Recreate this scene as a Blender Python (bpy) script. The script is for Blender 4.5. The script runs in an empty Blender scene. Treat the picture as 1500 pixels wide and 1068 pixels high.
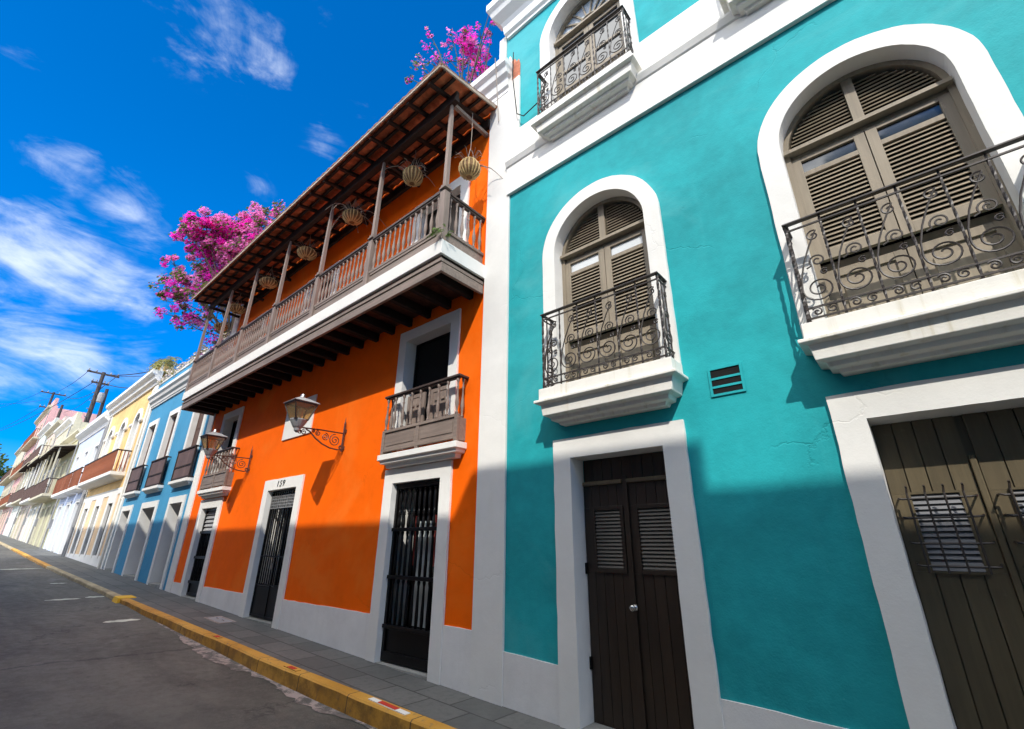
import bpy, bmesh, math, random
from mathutils import Vector, Matrix
random.seed(7)
R = math.radians
SC = bpy.context.scene
COL = SC.collection

# ------------------------------------------------------------------ camera, sky, sun, exposure
CAM_Y, CAM_Z = -4.5, 1.75
YAW, PITCH, ROLL, FPX = .711, .379, .0096, 676.0 / 1500
def make_camera():
    cd = bpy.data.cameras.new('camera'); co = bpy.data.objects.new('camera', cd); COL.objects.link(co)
    fw = Vector((-math.sin(YAW)*math.cos(PITCH), math.cos(YAW)*math.cos(PITCH), math.sin(PITCH)))
    r = Vector((math.cos(YAW), math.sin(YAW), 0)); u = r.cross(fw)
    r2 = math.cos(ROLL)*r + math.sin(ROLL)*u; u2 = -math.sin(ROLL)*r + math.cos(ROLL)*u
    m = Matrix((r2, u2, -fw)).transposed().to_4x4(); m.translation = (0, CAM_Y, CAM_Z)
    co.matrix_world = m
    cd.sensor_fit = 'HORIZONTAL'; cd.sensor_width = 36; cd.lens = 36*FPX
    cd.clip_start = .05; cd.clip_end = 3000
    SC.camera = co
make_camera()
SUN_TRAVEL = Vector((-.69, 1, -1.19)).normalized()
SUN_EL = math.asin(-SUN_TRAVEL.z)
SUN_AZ = math.atan2(-SUN_TRAVEL.x, -SUN_TRAVEL.y)      # clockwise from +Y
sd = bpy.data.lights.new('sun', 'SUN'); sd.energy = 2.55; sd.angle = R(.53); sd.color = (1, .95, .87)
so = bpy.data.objects.new('sun', sd); COL.objects.link(so)
so.rotation_euler = SUN_TRAVEL.to_track_quat('-Z', 'Y').to_euler(); so.location = (20, -30, 40)
SKY_STRENGTH = .125
SC.view_settings.view_transform = 'Standard'; SC.view_settings.look = 'None'
SC.view_settings.exposure = .9; SC.view_settings.gamma = 1
SC.cycles.max_bounces = 10; SC.cycles.diffuse_bounces = 6; SC.cycles.glossy_bounces = 4
SC.cycles.sample_clamp_indirect = 8; SC.cycles.use_denoising = True

def px_dir(x, y):
    "world direction of a photo pixel (used only to place clouds in the sky dome)"
    fw = Vector((-math.sin(YAW)*math.cos(PITCH), math.cos(YAW)*math.cos(PITCH), math.sin(PITCH)))
    r = Vector((math.cos(YAW), math.sin(YAW), 0)); u = r.cross(fw)
    r2 = math.cos(ROLL)*r + math.sin(ROLL)*u; u2 = -math.sin(ROLL)*r + math.cos(ROLL)*u
    return (r2*((x-750)/676) - u2*((y-534)/676) + fw).normalized()

# ------------------------------------------------------------------ node helpers
class NT:
    def __init__(s, tree): s.t = tree; s.n = tree.nodes; s.l = tree.links
    def add(s, typ, **kw):
        n = s.n.new(typ)
        for k, v in kw.items():
            if k.startswith('i_'):
                key = k[2:]
                n.inputs[int(key) if key.isdigit() else key.replace('_', ' ')].default_value = v
            else: setattr(n, k, v)
        return n
    def link(s, a, b): s.l.new(a, b)
    def math(s, op, a, b=None, c=None, clamp=False):
        n = s.n.new('ShaderNodeMath'); n.operation = op; n.use_clamp = clamp
        for i, v in enumerate((a, b, c)):
            if v is None: continue
            if isinstance(v, (int, float)): n.inputs[i].default_value = v
            else: s.l.new(v, n.inputs[i])
        return n.outputs[0]
    def vmath(s, op, a, b=None):
        n = s.n.new('ShaderNodeVectorMath'); n.operation = op
        for i, v in enumerate((a, b)):
            if v is None: continue
            if isinstance(v, (tuple, list, Vector)): n.inputs[i].default_value = tuple(v)
            else: s.l.new(v, n.inputs[i])
        return n
    def noise(s, vec, scale, detail=4, rough=.55, dist=0):
        n = s.n.new('ShaderNodeTexNoise'); n.inputs['Scale'].default_value = scale
        n.inputs['Detail'].default_value = detail; n.inputs['Roughness'].default_value = rough; n.inputs['Distortion'].default_value = dist
        if vec is not None: s.l.new(vec, n.inputs['Vector'])
        return n.outputs[0]
    def ramp(s, fac, a, b, ca=0., cb=1., smooth=True):
        n = s.n.new('ShaderNodeMapRange'); n.interpolation_type = 'SMOOTHSTEP' if smooth else 'LINEAR'
        n.inputs[1].default_value = a; n.inputs[2].default_value = b; n.inputs[3].default_value = ca; n.inputs[4].default_value = cb
        s.l.new(fac, n.inputs[0]); return n.outputs[0]
    def mix(s, fac, a, b, mode='MIX'):
        n = s.n.new('ShaderNodeMix'); n.data_type = 'RGBA'; n.blend_type = mode
        for i, v in ((0, fac), (6, a), (7, b)):
            if isinstance(v, (int, float)): n.inputs[i].default_value = v
            elif isinstance(v, (tuple, list)): n.inputs[i].default_value = (*v[:3], 1)
            else: s.l.new(v, n.inputs[i])
        return n.outputs[2]
    def mapping(s, vec, scale=(1, 1, 1), loc=(0, 0, 0), rot=(0, 0, 0)):
        n = s.n.new('ShaderNodeMapping'); n.inputs['Scale'].default_value = scale
        n.inputs['Location'].default_value = loc; n.inputs['Rotation'].default_value = rot
        s.l.new(vec, n.inputs['Vector']); return n.outputs[0]

def make_world():
    w = bpy.data.worlds.new('World'); SC.world = w; w.use_nodes = True
    t = NT(w.node_tree)
    for n in list(t.n): t.n.remove(n)
    sky = t.add('ShaderNodeTexSky', sky_type='NISHITA', sun_disc=False, sun_elevation=SUN_EL, sun_rotation=SUN_AZ,
                altitude=0, air_density=1.0, dust_density=.0, ozone_density=5.0)
    d0 = t.add('ShaderNodeTexCoord')
    hs = t.add('ShaderNodeHueSaturation', i_Saturation=1.4, i_Value=1.0); sepd = t.n.new('ShaderNodeSeparateXYZ'); t.link(d0.outputs['Generated'], sepd.inputs[0])
    tcol = t.mix(t.ramp(sepd.outputs[2], .05, .55), (.62, .66, .86), (.66, .88, 1.12))
    tint = t.mix(1., sky.outputs[0], tcol, 'MULTIPLY'); t.link(tint, hs.inputs['Color'])
    tc = t.add('ShaderNodeTexCoord'); d = tc.outputs['Generated']
    # thin streaky clouds: fractal noise on the dome, gathered round a few banks of cloud
    streak = t.mapping(d, scale=(1, 1.0, 2.6), rot=(R(12), R(-32), R(20)))
    n1 = t.noise(streak, 4.4, 9, .62, .8)
    n2 = t.noise(streak, 17, 6, .6, .3)
    nn = t.math('ADD', t.math('MULTIPLY', n1, .72), t.math('MULTIPLY', n2, .28))
    banks = [(290, 15, .11, .85), (345, 60, .10, .8), (395, 95, .07, .65), (250, -50, .15, .6),
             (10, 342, .09, .95), (60, 362, .09, 1.), (110, 382, .085, 1.), (160, 405, .08, .95), (215, 437, .075, .9), (-60, 325, .12, .9),
             (30, 455, .07, .45), (120, 465, .06, .4), (30, 500, .10, .95), (100, 520, .09, .85), (-40, 495, .13, .85), (190, 525, .07, .5), (70, 560, .08, .45),
             (190, 310, .07, .75), (215, 345, .07, .7), (100, 235, .07, .65), (55, 205, .06, .5), (180, 265, .06, .4), (30, 85, .05, .35),
             (470, 175, .04, .4), (475, 215, .05, .4), (545, 95, .04, .3), (540, 160, .05, .35), (375, 270, .04, .4), (470, 10, .05, .3)]
    acc = None
    for x, y, rad, amp in banks:
        dist = t.vmath('DISTANCE', d, px_dir(x, y)).outputs['Value']
        g = t.ramp(dist, 0, rad*1.25, amp, 0)
        acc = g if acc is None else t.math('MAXIMUM', acc, g)
    dens = t.ramp(t.math('ADD', nn, t.math('MULTIPLY', acc, .26)), .58, .94, 0, 1)
    dens = t.math('MULTIPLY', dens, t.ramp(acc, 0, .42, .0, 1))
    dens = t.math('MULTIPLY', dens, .74)
    col = t.mix(dens, hs.outputs[0], (5.2, 5.6, 6.2))
    # unseen bright clouds overhead and behind the camera, added as neutral fill light
    acc2 = None
    for v, rad in (((-.35, -.55, .75), .55), ((.1, -.25, .96), .45), ((-.6, -.95, .45), .4), ((.75, -.1, .66), .4), ((-.1, -.9, .45), .4), ((.85, -.5, .2), .35)):
        g = t.ramp(t.vmath('DISTANCE', d, Vector(v).normalized()).outputs['Value'], rad*.35, rad, 1, 0)
        acc2 = g if acc2 is None else t.math('MAXIMUM', acc2, g)
    fill_puff = t.ramp(t.math('ADD', t.math('MULTIPLY', t.noise(d, 3.2, 7, .6, .3), .8), t.math('MULTIPLY', acc2, .45)), .55, .78)
    fill_puff = t.math('MULTIPLY', fill_puff, t.ramp(acc2, 0, .3))
    col = t.mix(fill_puff, col, (19.5, 19.2, 18.6))
    bg = t.add('ShaderNodeBackground', i_Strength=SKY_STRENGTH); t.link(col, bg.inputs[0])
    out = t.add('ShaderNodeOutputWorld'); t.link(bg.outputs[0], out.inputs[0])
make_world()

# ------------------------------------------------------------------ materials
MATS = {}
def mat(name):
    m = bpy.data.materials.new(name); m.use_nodes = True
    t = NT(m.node_tree); b = t.n['Principled BSDF']; MATS[name] = m
    return m, t, b
def paint(name, col, rough=.75, mottle=.10, streak=.0, bump=.15, stain=None, spec=.3, scale=1.0, bumpscale=60, age=0., fade=None):
    "painted plaster or metal: broad fading, faint run-down streaks, hand-trowelled bumps"
    m, t, b = mat(name)
    tc = t.add('ShaderNodeTexCoord').outputs['Object']
    big = t.noise(tc, .55*scale, 5, .6, .6); mid = t.noise(tc, 5*scale, 5, .65)
    v = t.math('ADD', t.ramp(big, .3, .7, 1-mottle, 1+mottle), t.ramp(mid, .3, .7, -mottle*.4, mottle*.4))
    c = t.mix(1., col, t.n.new('ShaderNodeCombineColor').outputs[0], 'MULTIPLY')
    mixn = c.node; cc = t.n.new('ShaderNodeCombineColor')
    for i in range(3): t.link(v, cc.inputs[i])
    t.link(cc.outputs[0], mixn.inputs[7])
    if streak:
        sv = t.noise(t.mapping(tc, scale=(9, 9, .55)), 1.2, 5, .6)
        c = t.mix(t.ramp(sv, .52, .8, 0, streak), c, stain or (col[0]*.6, col[1]*.57, col[2]*.5))
    crk = None
    if age:
        # sun-faded and repainted patches, scuffs, hairline cracks
        fd = fade or tuple(min(1, x*1.12+.03) for x in col)
        c = t.mix(t.ramp(t.noise(tc, .33, 6, .62, 1.1), .50, .64, 0, .55*age), c, fd)
        c = t.mix(t.ramp(t.noise(t.mapping(tc, loc=(7, 3, 1)), 1.3, 7, .7, .4), .60, .66, 0, .30*age), c, tuple(x*.80 for x in col))
        c = t.mix(t.ramp(t.noise(tc, 11, 6, .75), .66, .72, 0, .5*age), c, fd)
        vo = t.add('ShaderNodeTexVoronoi', feature='DISTANCE_TO_EDGE', i_Scale=.55)
        wob = t.vmath('SCALE', t.add('ShaderNodeTexNoise', i_Scale=2.4, i_Detail=6.0).outputs[1]); t.link(tc, wob.inputs[0].links[0].from_node.inputs['Vector']); wob.inputs['Scale'].default_value = .55
        t.link(t.vmath('ADD', tc, wob.outputs[0]).outputs[0], vo.inputs['Vector'])
        gate = t.ramp(t.noise(t.mapping(tc, loc=(2, 9, 4)), .8, 3, .5), .52, .62)
        crk = t.math('MULTIPLY', t.ramp(vo.outputs['Distance'], 0., .006, 1, 0), gate)
        c = t.mix(t.math('MULTIPLY', crk, .20*age), c, tuple(x*.45 for x in col))
    t.link(c, b.inputs['Base Color'])
    b.inputs['Roughness'].default_value = rough; b.inputs['Specular IOR Level'].default_value = spec
    if bump:
        bn = t.noise(tc, bumpscale, 4, .6); b2 = t.noise(tc, 3.2, 4, .6)
        h = t.math('ADD', t.math('MULTIPLY', bn, .25), t.math('MULTIPLY', b2, 1.2))
        if crk is not None: h = t.math('SUBTRACT', h, t.math('MULTIPLY', crk, .5))
        bm = t.add('ShaderNodeBump', i_Strength=bump, i_Distance=.02); t.link(h, bm.inputs['Height']); t.link(bm.outputs[0], b.inputs['Normal'])
    return m
def wood(name, col, dark=.6, axis=2, rough=.65, spec=.3, scale=1.0):
    m, t, b = mat(name)
    tc = t.add('ShaderNodeTexCoord').outputs['Object']
    s = [22*scale]*3; s[axis] = 1.3*scale
    g = t.noise(t.mapping(tc, scale=tuple(s)), 1., 6, .65, .4); big = t.noise(tc, 1.7, 4)
    f = t.math('ADD', t.math('MULTIPLY', g, .65), t.math('MULTIPLY', big, .35))
    c = t.mix(t.ramp(f, .35, .68), tuple(x*dark for x in col), tuple(min(1, x*1.15) for x in col))
    isl = t.add('ShaderNodeNewGeometry').outputs['Random Per Island']      # every board a little different
    c = t.mix(t.ramp(isl, 0, 1, .0, .34, smooth=False), c, tuple(x*.45 for x in col))
    c = t.mix(t.ramp(t.noise(tc, 7*scale, 7, .75), .62, .70, 0, .35), c, tuple(min(1, x*1.6+.02) for x in col))
    t.link(c, b.inputs['Base Color']); b.inputs['Roughness'].default_value = rough; b.inputs['Specular IOR Level'].default_value = spec
    bm = t.add('ShaderNodeBump', i_Strength=.25, i_Distance=.006); t.link(g, bm.inputs['Height']); t.link(bm.outputs[0], b.inputs['Normal'])
    return m
def glass(name, col=(.02, .03, .04), rough=.04):
    m, t, b = mat(name)
    tc = t.add('ShaderNodeTexCoord').outputs['Object']
    t.link(t.ramp(t.noise(tc, 9, 3), .3, .7, rough, rough*2.5), b.inputs['Roughness'])
    b.inputs['Base Color'].default_value = (*col, 1); b.inputs['Specular IOR Level'].default_value = .9
    return m

TEAL = paint('teal_plaster', (.018, .325, .352), mottle=.15, streak=.14, bump=.32, stain=(.05, .40, .43), rough=.65, spec=.15, age=1., fade=(.085, .40, .42))
ORANGE = paint('orange_plaster', (.88, .128, .0015), mottle=.07, streak=.10, bump=.22, stain=(.66, .10, .002), rough=.75, spec=.08, age=.9, fade=(.86, .19, .02))
WHITE = paint('white_plaster', (.74, .73, .685), mottle=.045, streak=.10, bump=.2, stain=(.60, .56, .47), age=.35, fade=(.66, .64, .58))
WHITE_STAINED = paint('weathered_white_plaster', (.73, .71, .645), mottle=.07, streak=.65, bump=.25, stain=(.44, .37, .20))
PLINTH_WHITE = paint('scuffed_white_plaster', (.74, .73, .70), mottle=.06, streak=.14, bump=.25, stain=(.52, .49, .44), age=.6, fade=(.60, .585, .55))
BLUE = paint('blue_plaster', (.055, .27, .46), mottle=.06, streak=.08, bump=.2, age=.6)
YELLOW = paint('ochre_plaster', (.72, .48, .19), mottle=.15, streak=.2, bump=.2, stain=(.75, .6, .4))
PALE_BLUE = paint('pale_blue_plaster', (.50, .56, .70), mottle=.05, streak=.1)
CREAM = paint('cream_plaster', (.52, .48, .35), mottle=.1, streak=.25)
OLIVE = paint('olive_plaster', (.47, .45, .27), mottle=.1, streak=.2)
PINK = paint('pink_plaster', (.60, .34, .32), mottle=.12, streak=.25)
ROSE = paint('rose_plaster', (.56, .46, .40), mottle=.1, streak=.2)
GREYGREEN = paint('grey_green_plaster', (.52, .55, .48), mottle=.1, streak=.2)
SAND = paint('sand_plaster', (.52, .47, .36), mottle=.1, streak=.2)
TAN_WOOD = wood('tan_shutter_paint', (.285, .238, .172), dark=.86, axis=2, rough=.5)
TAUPE = wood('taupe_balcony_wood', (.25, .195, .16), dark=.74, axis=0, rough=.6)
TAUPE_V = wood('taupe_turned_wood', (.26, .20, .165), dark=.76, axis=2, rough=.6)
RAIL_WOOD = wood('dark_handrail_wood', (.075, .05, .04), dark=.7, axis=0, rough=.55)
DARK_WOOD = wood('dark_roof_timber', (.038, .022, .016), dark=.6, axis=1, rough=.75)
JOIST_WOOD = wood('shade_dark_joist_timber', (.016, .010, .008), dark=.6, axis=1, rough=.85)  # joist colour taken near black to carry the shade under the gallery
BROWN = wood('dark_brown_door_paint', (.034, .022, .014), dark=.75, axis=2, rough=.42, spec=.4)
GARAGE_WOOD = wood('bronze_brown_garage_paint', (.120, .094, .052), dark=.8, axis=2, rough=.42, spec=.5)
BLACK = paint('near_black_paint', (.0035, .003, .003), rough=.4, mottle=.1, bump=.05, spec=.25)
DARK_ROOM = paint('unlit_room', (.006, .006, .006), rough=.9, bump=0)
IRON = paint('black_wrought_iron', (.030, .022, .018), rough=.5, mottle=.2, bump=.1, spec=.5)
BROWN_IRON = paint('brown_painted_iron', (.10, .045, .032), rough=.5, mottle=.2, bump=.1, spec=.5)
CLAY = paint('fired_clay_tile', (.47, .135, .056), rough=.85, mottle=.35, streak=.2, bump=.35, scale=4)
CLAY_TOP = paint('mossy_clay_tile', (.16, .085, .055), rough=.9, mottle=.4, streak=.3, bump=.4, scale=3)
BRICK = paint('bare_brick', (.45, .16, .09), rough=.9, mottle=.35, bump=.5, scale=6)
WICKER_DARK = paint('dark_woven_cane', (.17, .10, .045), rough=.85, mottle=.4, bump=.4, scale=8)
WICKER = paint('woven_cane', (.46, .32, .14), rough=.8, mottle=.25, bump=.3, scale=8)
ROPE = paint('plant_rope', (.30, .25, .20), rough=.9, bump=0)
GLASS = glass('window_glass'); 
PALE_GLASS = paint('frosted_glass', (.52, .55, .56), rough=.15, mottle=.06, bump=0, spec=.7)
AMBER = glass('amber_lamp_glass', (.42, .27, .10), .12)
STEEL = paint('brushed_steel', (.55, .54, .50), rough=.25, mottle=.1, bump=0, spec=.8); STEEL.node_tree.nodes['Principled BSDF'].inputs['Metallic'].default_value = .9
GREYMETAL = paint('lead_grey_metal', (.28, .28, .28), rough=.5, mottle=.15, bump=.1)
POLE = wood('creosoted_pole', (.07, .055, .05), axis=2)
CABLE = paint('black_cable', (.02, .02, .02), bump=0)
GREEN_LEAF = paint('green_leaf', (.11, .18, .03), rough=.5, mottle=.45, bump=0, scale=6)
DRY_LEAF = paint('yellowing_leaf', (.26, .25, .07), rough=.6, mottle=.45, bump=0, scale=6)
MAGENTA = paint('magenta_bract', (.92, .045, .60), rough=.6, mottle=.4, bump=0, scale=6)
PALE_PINK = paint('faded_pink_bract', (.88, .26, .62), rough=.6, mottle=.35, bump=0, scale=6)
for m_, k_ in ((MAGENTA, .5), (PALE_PINK, .5), (GREEN_LEAF, .35), (DRY_LEAF, .35)):
    t_ = NT(m_.node_tree); b_ = t_.n['Principled BSDF']; tl = t_.add('ShaderNodeBsdfTranslucent')
    t_.link(b_.inputs['Base Color'].links[0].from_socket, tl.inputs[0])
    mx = t_.add('ShaderNodeMixShader'); mx.inputs[0].default_value = k_; t_.link(b_.outputs[0], mx.inputs[1]); t_.link(tl.outputs[0], mx.inputs[2]); t_.link(mx.outputs[0], t_.n['Material Output'].inputs[0])
BARK = wood('grey_bark', (.12, .09, .065), axis=2)
CLOTH_RED = paint('faded_red_cloth', (.30, .05, .04), bump=0); CLOTH_PALE = paint('pale_cloth', (.5, .55, .54), bump=0)

# ------------------------------------------------------------------ mesh helpers
class MB:
    def __init__(s): s.v = []; s.f = []
    def quad(s, *p):
        n = len(s.v); s.v += [tuple(q) for q in p]; s.f.append(tuple(range(n, n+len(p))))
    def box(s, x0, x1, y0, y1, z0, z1):
        x0, x1 = sorted((x0, x1)); y0, y1 = sorted((y0, y1)); z0, z1 = sorted((z0, z1)); n = len(s.v)
        s.v += [(x0, y0, z0), (x1, y0, z0), (x1, y1, z0), (x0, y1, z0), (x0, y0, z1), (x1, y0, z1), (x1, y1, z1), (x0, y1, z1)]
        s.f += [tuple(n+i for i in q) for q in ((3, 2, 1, 0), (4, 5, 6, 7), (0, 1, 5, 4), (1, 2, 6, 5), (2, 3, 7, 6), (3, 0, 4, 7))]
        return s
    def loft(s, loops, closed=True, cap=True):
        n = len(s.v); k = len(loops[0])
        for L in loops: s.v += [tuple(p) for p in L]
        for i in range(len(loops)-1):
            for j in range(k if closed else k-1):
                a = n+i*k+j; b = n+i*k+(j+1) % k
                s.f.append((a, b, b+k, a+k))
        if cap:
            s.f.append(tuple(n+j for j in reversed(range(k)))); s.f.append(tuple(n+(len(loops)-1)*k+j for j in range(k)))
        return s
    def prism_y(s, poly, y0, y1): return s.loft([[(x, y1, z) for x, z in poly], [(x, y0, z) for x, z in poly]])
    def prism_x(s, poly, x0, x1): return s.loft([[(x0, y, z) for y, z in poly], [(x1, y, z) for y, z in poly]])
    def bar(s, a, b, w, h=None):
        "square bar between two points"
        a = Vector(a); b = Vector(b); h = h or w; d = (b-a).normalized()
        up = Vector((0, 0, 1)) if abs(d.z) < .95 else Vector((0, 1, 0))
        r = d.cross(up).normalized()*w/2; u = r.normalized().cross(d).normalized()*h/2
        return s.loft([[p-r-u, p+r-u, p+r+u, p-r+u] for p in (a, b)])
    def tube(s, pts, r, n=6, cap=True):
        pts = [Vector(p) for p in pts]; loops = []; last = None
        for i, p in enumerate(pts):
            d = (pts[min(i+1, len(pts)-1)] - pts[max(i-1, 0)])
            if d.length < 1e-9: d = Vector((0, 0, 1))
            d.normalize()
            if last is None:
                ref = Vector((0, 0, 1)) if abs(d.z) < .9 else Vector((0, 1, 0))
                last = d.cross(ref).normalized()
            else:
                last = (last - d*last.dot(d))
                last = last.normalized() if last.length > 1e-6 else d.orthogonal().normalized()
            w = d.cross(last); rr = r[i] if isinstance(r, (list, tuple)) else r
            loops.append([p + (last*math.cos(2*math.pi*k/n) + w*math.sin(2*math.pi*k/n))*rr for k in range(n)])
        return s.loft(loops, cap=cap)
    def lathe(s, x, y, prof, n=10):
        return s.loft([[(x+r*math.cos(2*math.pi*k/n), y+r*math.sin(2*math.pi*k/n), z) for k in range(n)] for r, z in prof])
    def slab(s, x0, x1, prof, side=None):
        "moulded slab on the facade: prof = [(d, z, side)]; side is how far it steps out beyond x0/x1"
        loops = []
        for p in prof:
            d, z = p[0], p[1]; e = p[2] if len(p) > 2 else d - prof[0][0]
            loops.append([(x0-e, .0, z), (x0-e, -d, z), (x1+e, -d, z), (x1+e, .0, z)])
        return s.loft(loops[::-1] if prof[0][1] > prof[-1][1] else loops)
    def trim(s, outer, inner, proud, recess):
        "surround along an opening: front band, outer edge, reveal going back into the wall"
        n = len(outer)
        for i in range(n-1):
            o0, o1, i0, i1 = outer[i], outer[i+1], inner[i], inner[i+1]
            s.quad((o0[0], -proud, o0[1]), (i0[0], -proud, i0[1]), (i1[0], -proud, i1[1]), (o1[0], -proud, o1[1]))
            s.quad((o0[0], .002, o0[1]), (o0[0], -proud, o0[1]), (o1[0], -proud, o1[1]), (o1[0], .002, o1[1]))
            s.quad((i0[0], -proud, i0[1]), (i0[0], recess, i0[1]), (i1[0], recess, i1[1]), (i1[0], -proud, i1[1]))
        return s
    def build(s, name, m, parent=None, smooth=False, bevel=0):
        me = bpy.data.meshes.new(name); me.from_pydata(s.v, [], s.f); me.materials.append(m)
        o = bpy.data.objects.new(name, me); COL.objects.link(o)
        if parent: child(o, parent)
        if smooth:
            for p in me.polygons: p.use_smooth = True
        if bevel:
            bv = o.modifiers.new('bevel', 'BEVEL'); bv.width = bevel; bv.segments = 2; bv.limit_method = 'ANGLE'; bv.angle_limit = R(40)
        return o
def origin(o):
    "world translation of an object (nothing here is rotated before its children are added)"
    v = o.location.copy()
    if o.parent: v += origin(o.parent) + o.matrix_parent_inverse.translation
    return v
def child(o, parent):
    "parent keeping world-space vertices"
    o.parent = parent
    o.matrix_parent_inverse = Matrix.Translation(-origin(parent))
def tag(o, label=None, cat=None, group=None, kind=None):
    if label: o['label'] = label
    if cat: o['category'] = cat
    if group: o['group'] = group
    if kind: o['kind'] = kind
    return o
def root(name, loc, label, cat, group=None):
    o = bpy.data.objects.new(name, None); o.empty_display_size = .3; COL.objects.link(o); o.location = loc
    return tag(o, label, cat, group)
def copy_of(src, parent, shift):
    "copy of one built part and its sub-parts, moved by shift"
    c = src.copy(); COL.objects.link(c); c.parent = parent; c.location = src.location + Vector(shift)
    for ch in src.children:
        k = ch.copy(); COL.objects.link(k); k.parent = c
    return c
def wall(name, outer, holes, m, parent, y=0., depth=.45):
    "facade wall: one sheet with openings, given real thickness"
    bm = bmesh.new(); edges = []
    for loop in [outer]+holes:
        vs = [bm.verts.new((x, y, z)) for x, z in loop]
        edges += [bm.edges.new((vs[i], vs[(i+1) % len(vs)])) for i in range(len(vs))]
    r = bmesh.ops.triangle_fill(bm, use_beauty=True, use_dissolve=False, edges=edges)
    faces = [g for g in r['geom'] if isinstance(g, bmesh.types.BMFace)]
    for f in faces:
        f.normal_update()
        if f.normal.y > 0: f.normal_flip()
    ex = bmesh.ops.extrude_face_region(bm, geom=faces)
    bmesh.ops.translate(bm, verts=[g for g in ex['geom'] if isinstance(g, bmesh.types.BMVert)], vec=(0, depth, 0))
    bmesh.ops.recalc_face_normals(bm, faces=bm.faces)
    me = bpy.data.meshes.new(name); bm.to_mesh(me); bm.free(); me.materials.append(m)
    o = bpy.data.objects.new(name, me); COL.objects.link(o)
    if parent: child(o, parent)
    return o
def rect(x0, x1, z0, z1): return [(x0, z0), (x1, z0), (x1, z1), (x0, z1)]
def arch_pts(x0, x1, zs, z0, n=24):
    "door-arch outline from bottom left up and over to bottom right"
    c = (x0+x1)/2; r = (x1-x0)/2
    return [(x0, z0)] + [(c - r*math.cos(math.pi*i/n), zs + r*math.sin(math.pi*i/n)) for i in range(n+1)] + [(x1, z0)]
def door_pts(x0, x1, z1, z0): return [(x0, z0), (x0, z1), (x1, z1), (x1, z0)]
def gz(x):
    "height of the pavement along the facades: the street climbs to the left"
    x = max(x, -104)
    return .035 - .0342*x
def spiral(cx, cz, r0, r1, a0, turns, n=22):
    return [(cx + (r0+(r1-r0)*i/n)*math.cos(a0+turns*2*math.pi*i/n), cz + (r0+(r1-r0)*i/n)*math.sin(a0+turns*2*math.pi*i/n)) for i in range(n+1)]
def baluster_profile(z0, z1, r=.03):
    h = z1-z0
    return [(r*.8, z0), (r*.8, z0+h*.05), (r*.45, z0+h*.08), (r*.6, z0+h*.16), (r*1.0, z0+h*.30), (r*.9, z0+h*.38), (r*.5, z0+h*.56),
            (r*.42, z0+h*.72), (r*.7, z0+h*.76), (r*.42, z0+h*.80), (r*.5, z0+h*.9), (r*.8, z0+h*.94), (r*.8, z1)]

# ------------------------------------------------------------------ the setting: road, kerb, pavement
XL, XR = -104, 14
def kerb_back(x):
    "distance of the pavement's kerb line from the facades"
    pts = [(14, .45), (-4, .81), (-7, .93), (-9, .96), (-15, 1.07), (-27, 1.21), (-41, 1.21), (-104, 1.21)]
    for (a, fa), (b, fb) in zip(pts, pts[1:]):
        if b <= x <= a: return fa + (fb-fa)*(x-a)/(b-a)
    return pts[0][1] if x > 14 else pts[-1][1]
KW = .15
def kerb_h(x): return .18 if x > -6 else max(.09, .18-.09*(-6-x)/9)
def strip(name, f0, f1, m, xs, kind='structure'):
    b = MB()
    for xa, xb in zip(xs, xs[1:]):
        a0, a1 = f0(xa), f1(xa); b0, b1 = f0(xb), f1(xb)
        b.quad((xa, a0[0], a0[1]), (xa, a1[0], a1[1]), (xb, b1[0], b1[1]), (xb, b0[0], b0[1]))
    return tag(b.build(name, m), kind=kind)
XS = [14-1.0*i for i in range(119)]
def asphalt():
    m, t, b = mat('worn_asphalt')
    tc = t.add('ShaderNodeTexCoord').outputs['Object']
    big = t.noise(t.mapping(tc, scale=(.35, .9, 1)), 1, 6, .65, .8); fine = t.noise(tc, 120, 3, .7); mid = t.noise(tc, 7, 6, .7)
    c = t.mix(t.ramp(big, .3, .7), (.062, .058, .048), (.125, .118, .098))
    c = t.mix(t.ramp(mid, .55, .75, 0, .5), c, (.05, .043, .045))
    c = t.mix(t.ramp(fine, .5, .8, 0, .6), c, (.21, .20, .19)); c = t.mix(t.ramp(t.noise(tc, 34, 4, .8), .57, .66, 0, .55), c, (.18, .172, .15)); c = t.mix(t.ramp(t.noise(t.mapping(tc, scale=(1, 1, 1), loc=(4, 4, 0)), 27, 4, .8), .60, .68, 0, .6), c, (.03, .028, .026))
    # tar-sealed cracks wandering across the road
    wv = t.add('ShaderNodeTexVoronoi', feature='DISTANCE_TO_EDGE', i_Scale=.42)
    nz = t.noise(tc, 2.5, 5, .6)
    vv = t.vmath('ADD', t.mapping(tc, scale=(1, .55, 1)), None); cmb = t.n.new('ShaderNodeCombineXYZ'); t.link(nz, cmb.inputs[0]); t.link(nz, cmb.inputs[1]); t.link(cmb.outputs[0], vv.inputs[1])
    t.link(vv.outputs[0], wv.inputs['Vector'])
    crg = t.ramp(t.noise(t.mapping(tc, loc=(5, 2, 0)), .5, 3, .5), .47, .58); c = t.mix(t.math('MULTIPLY', crg, t.ramp(wv.outputs['Distance'], .0, .014, .7, 0)), c, (.028, .026, .025))
    # paler repair patches and dried stains
    c = t.mix(t.ramp(t.noise(t.mapping(tc, scale=(.5, 1.6, 1), loc=(3, 1, 0)), 1.1, 3, .5, .4), .66, .72, 0, .35), c, (.20, .20, .185))
    t.link(c, b.inputs['Base Color'])
    t.link(t.ramp(mid, .3, .7, .62, .88), b.inputs['Roughness']); b.inputs['Specular IOR Level'].default_value = .35
    bm = t.add('ShaderNodeBump', i_Strength=.5, i_Distance=.008); t.link(fine, bm.inputs['Height']); t.link(bm.outputs[0], b.inputs['Normal'])
    return m
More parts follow.
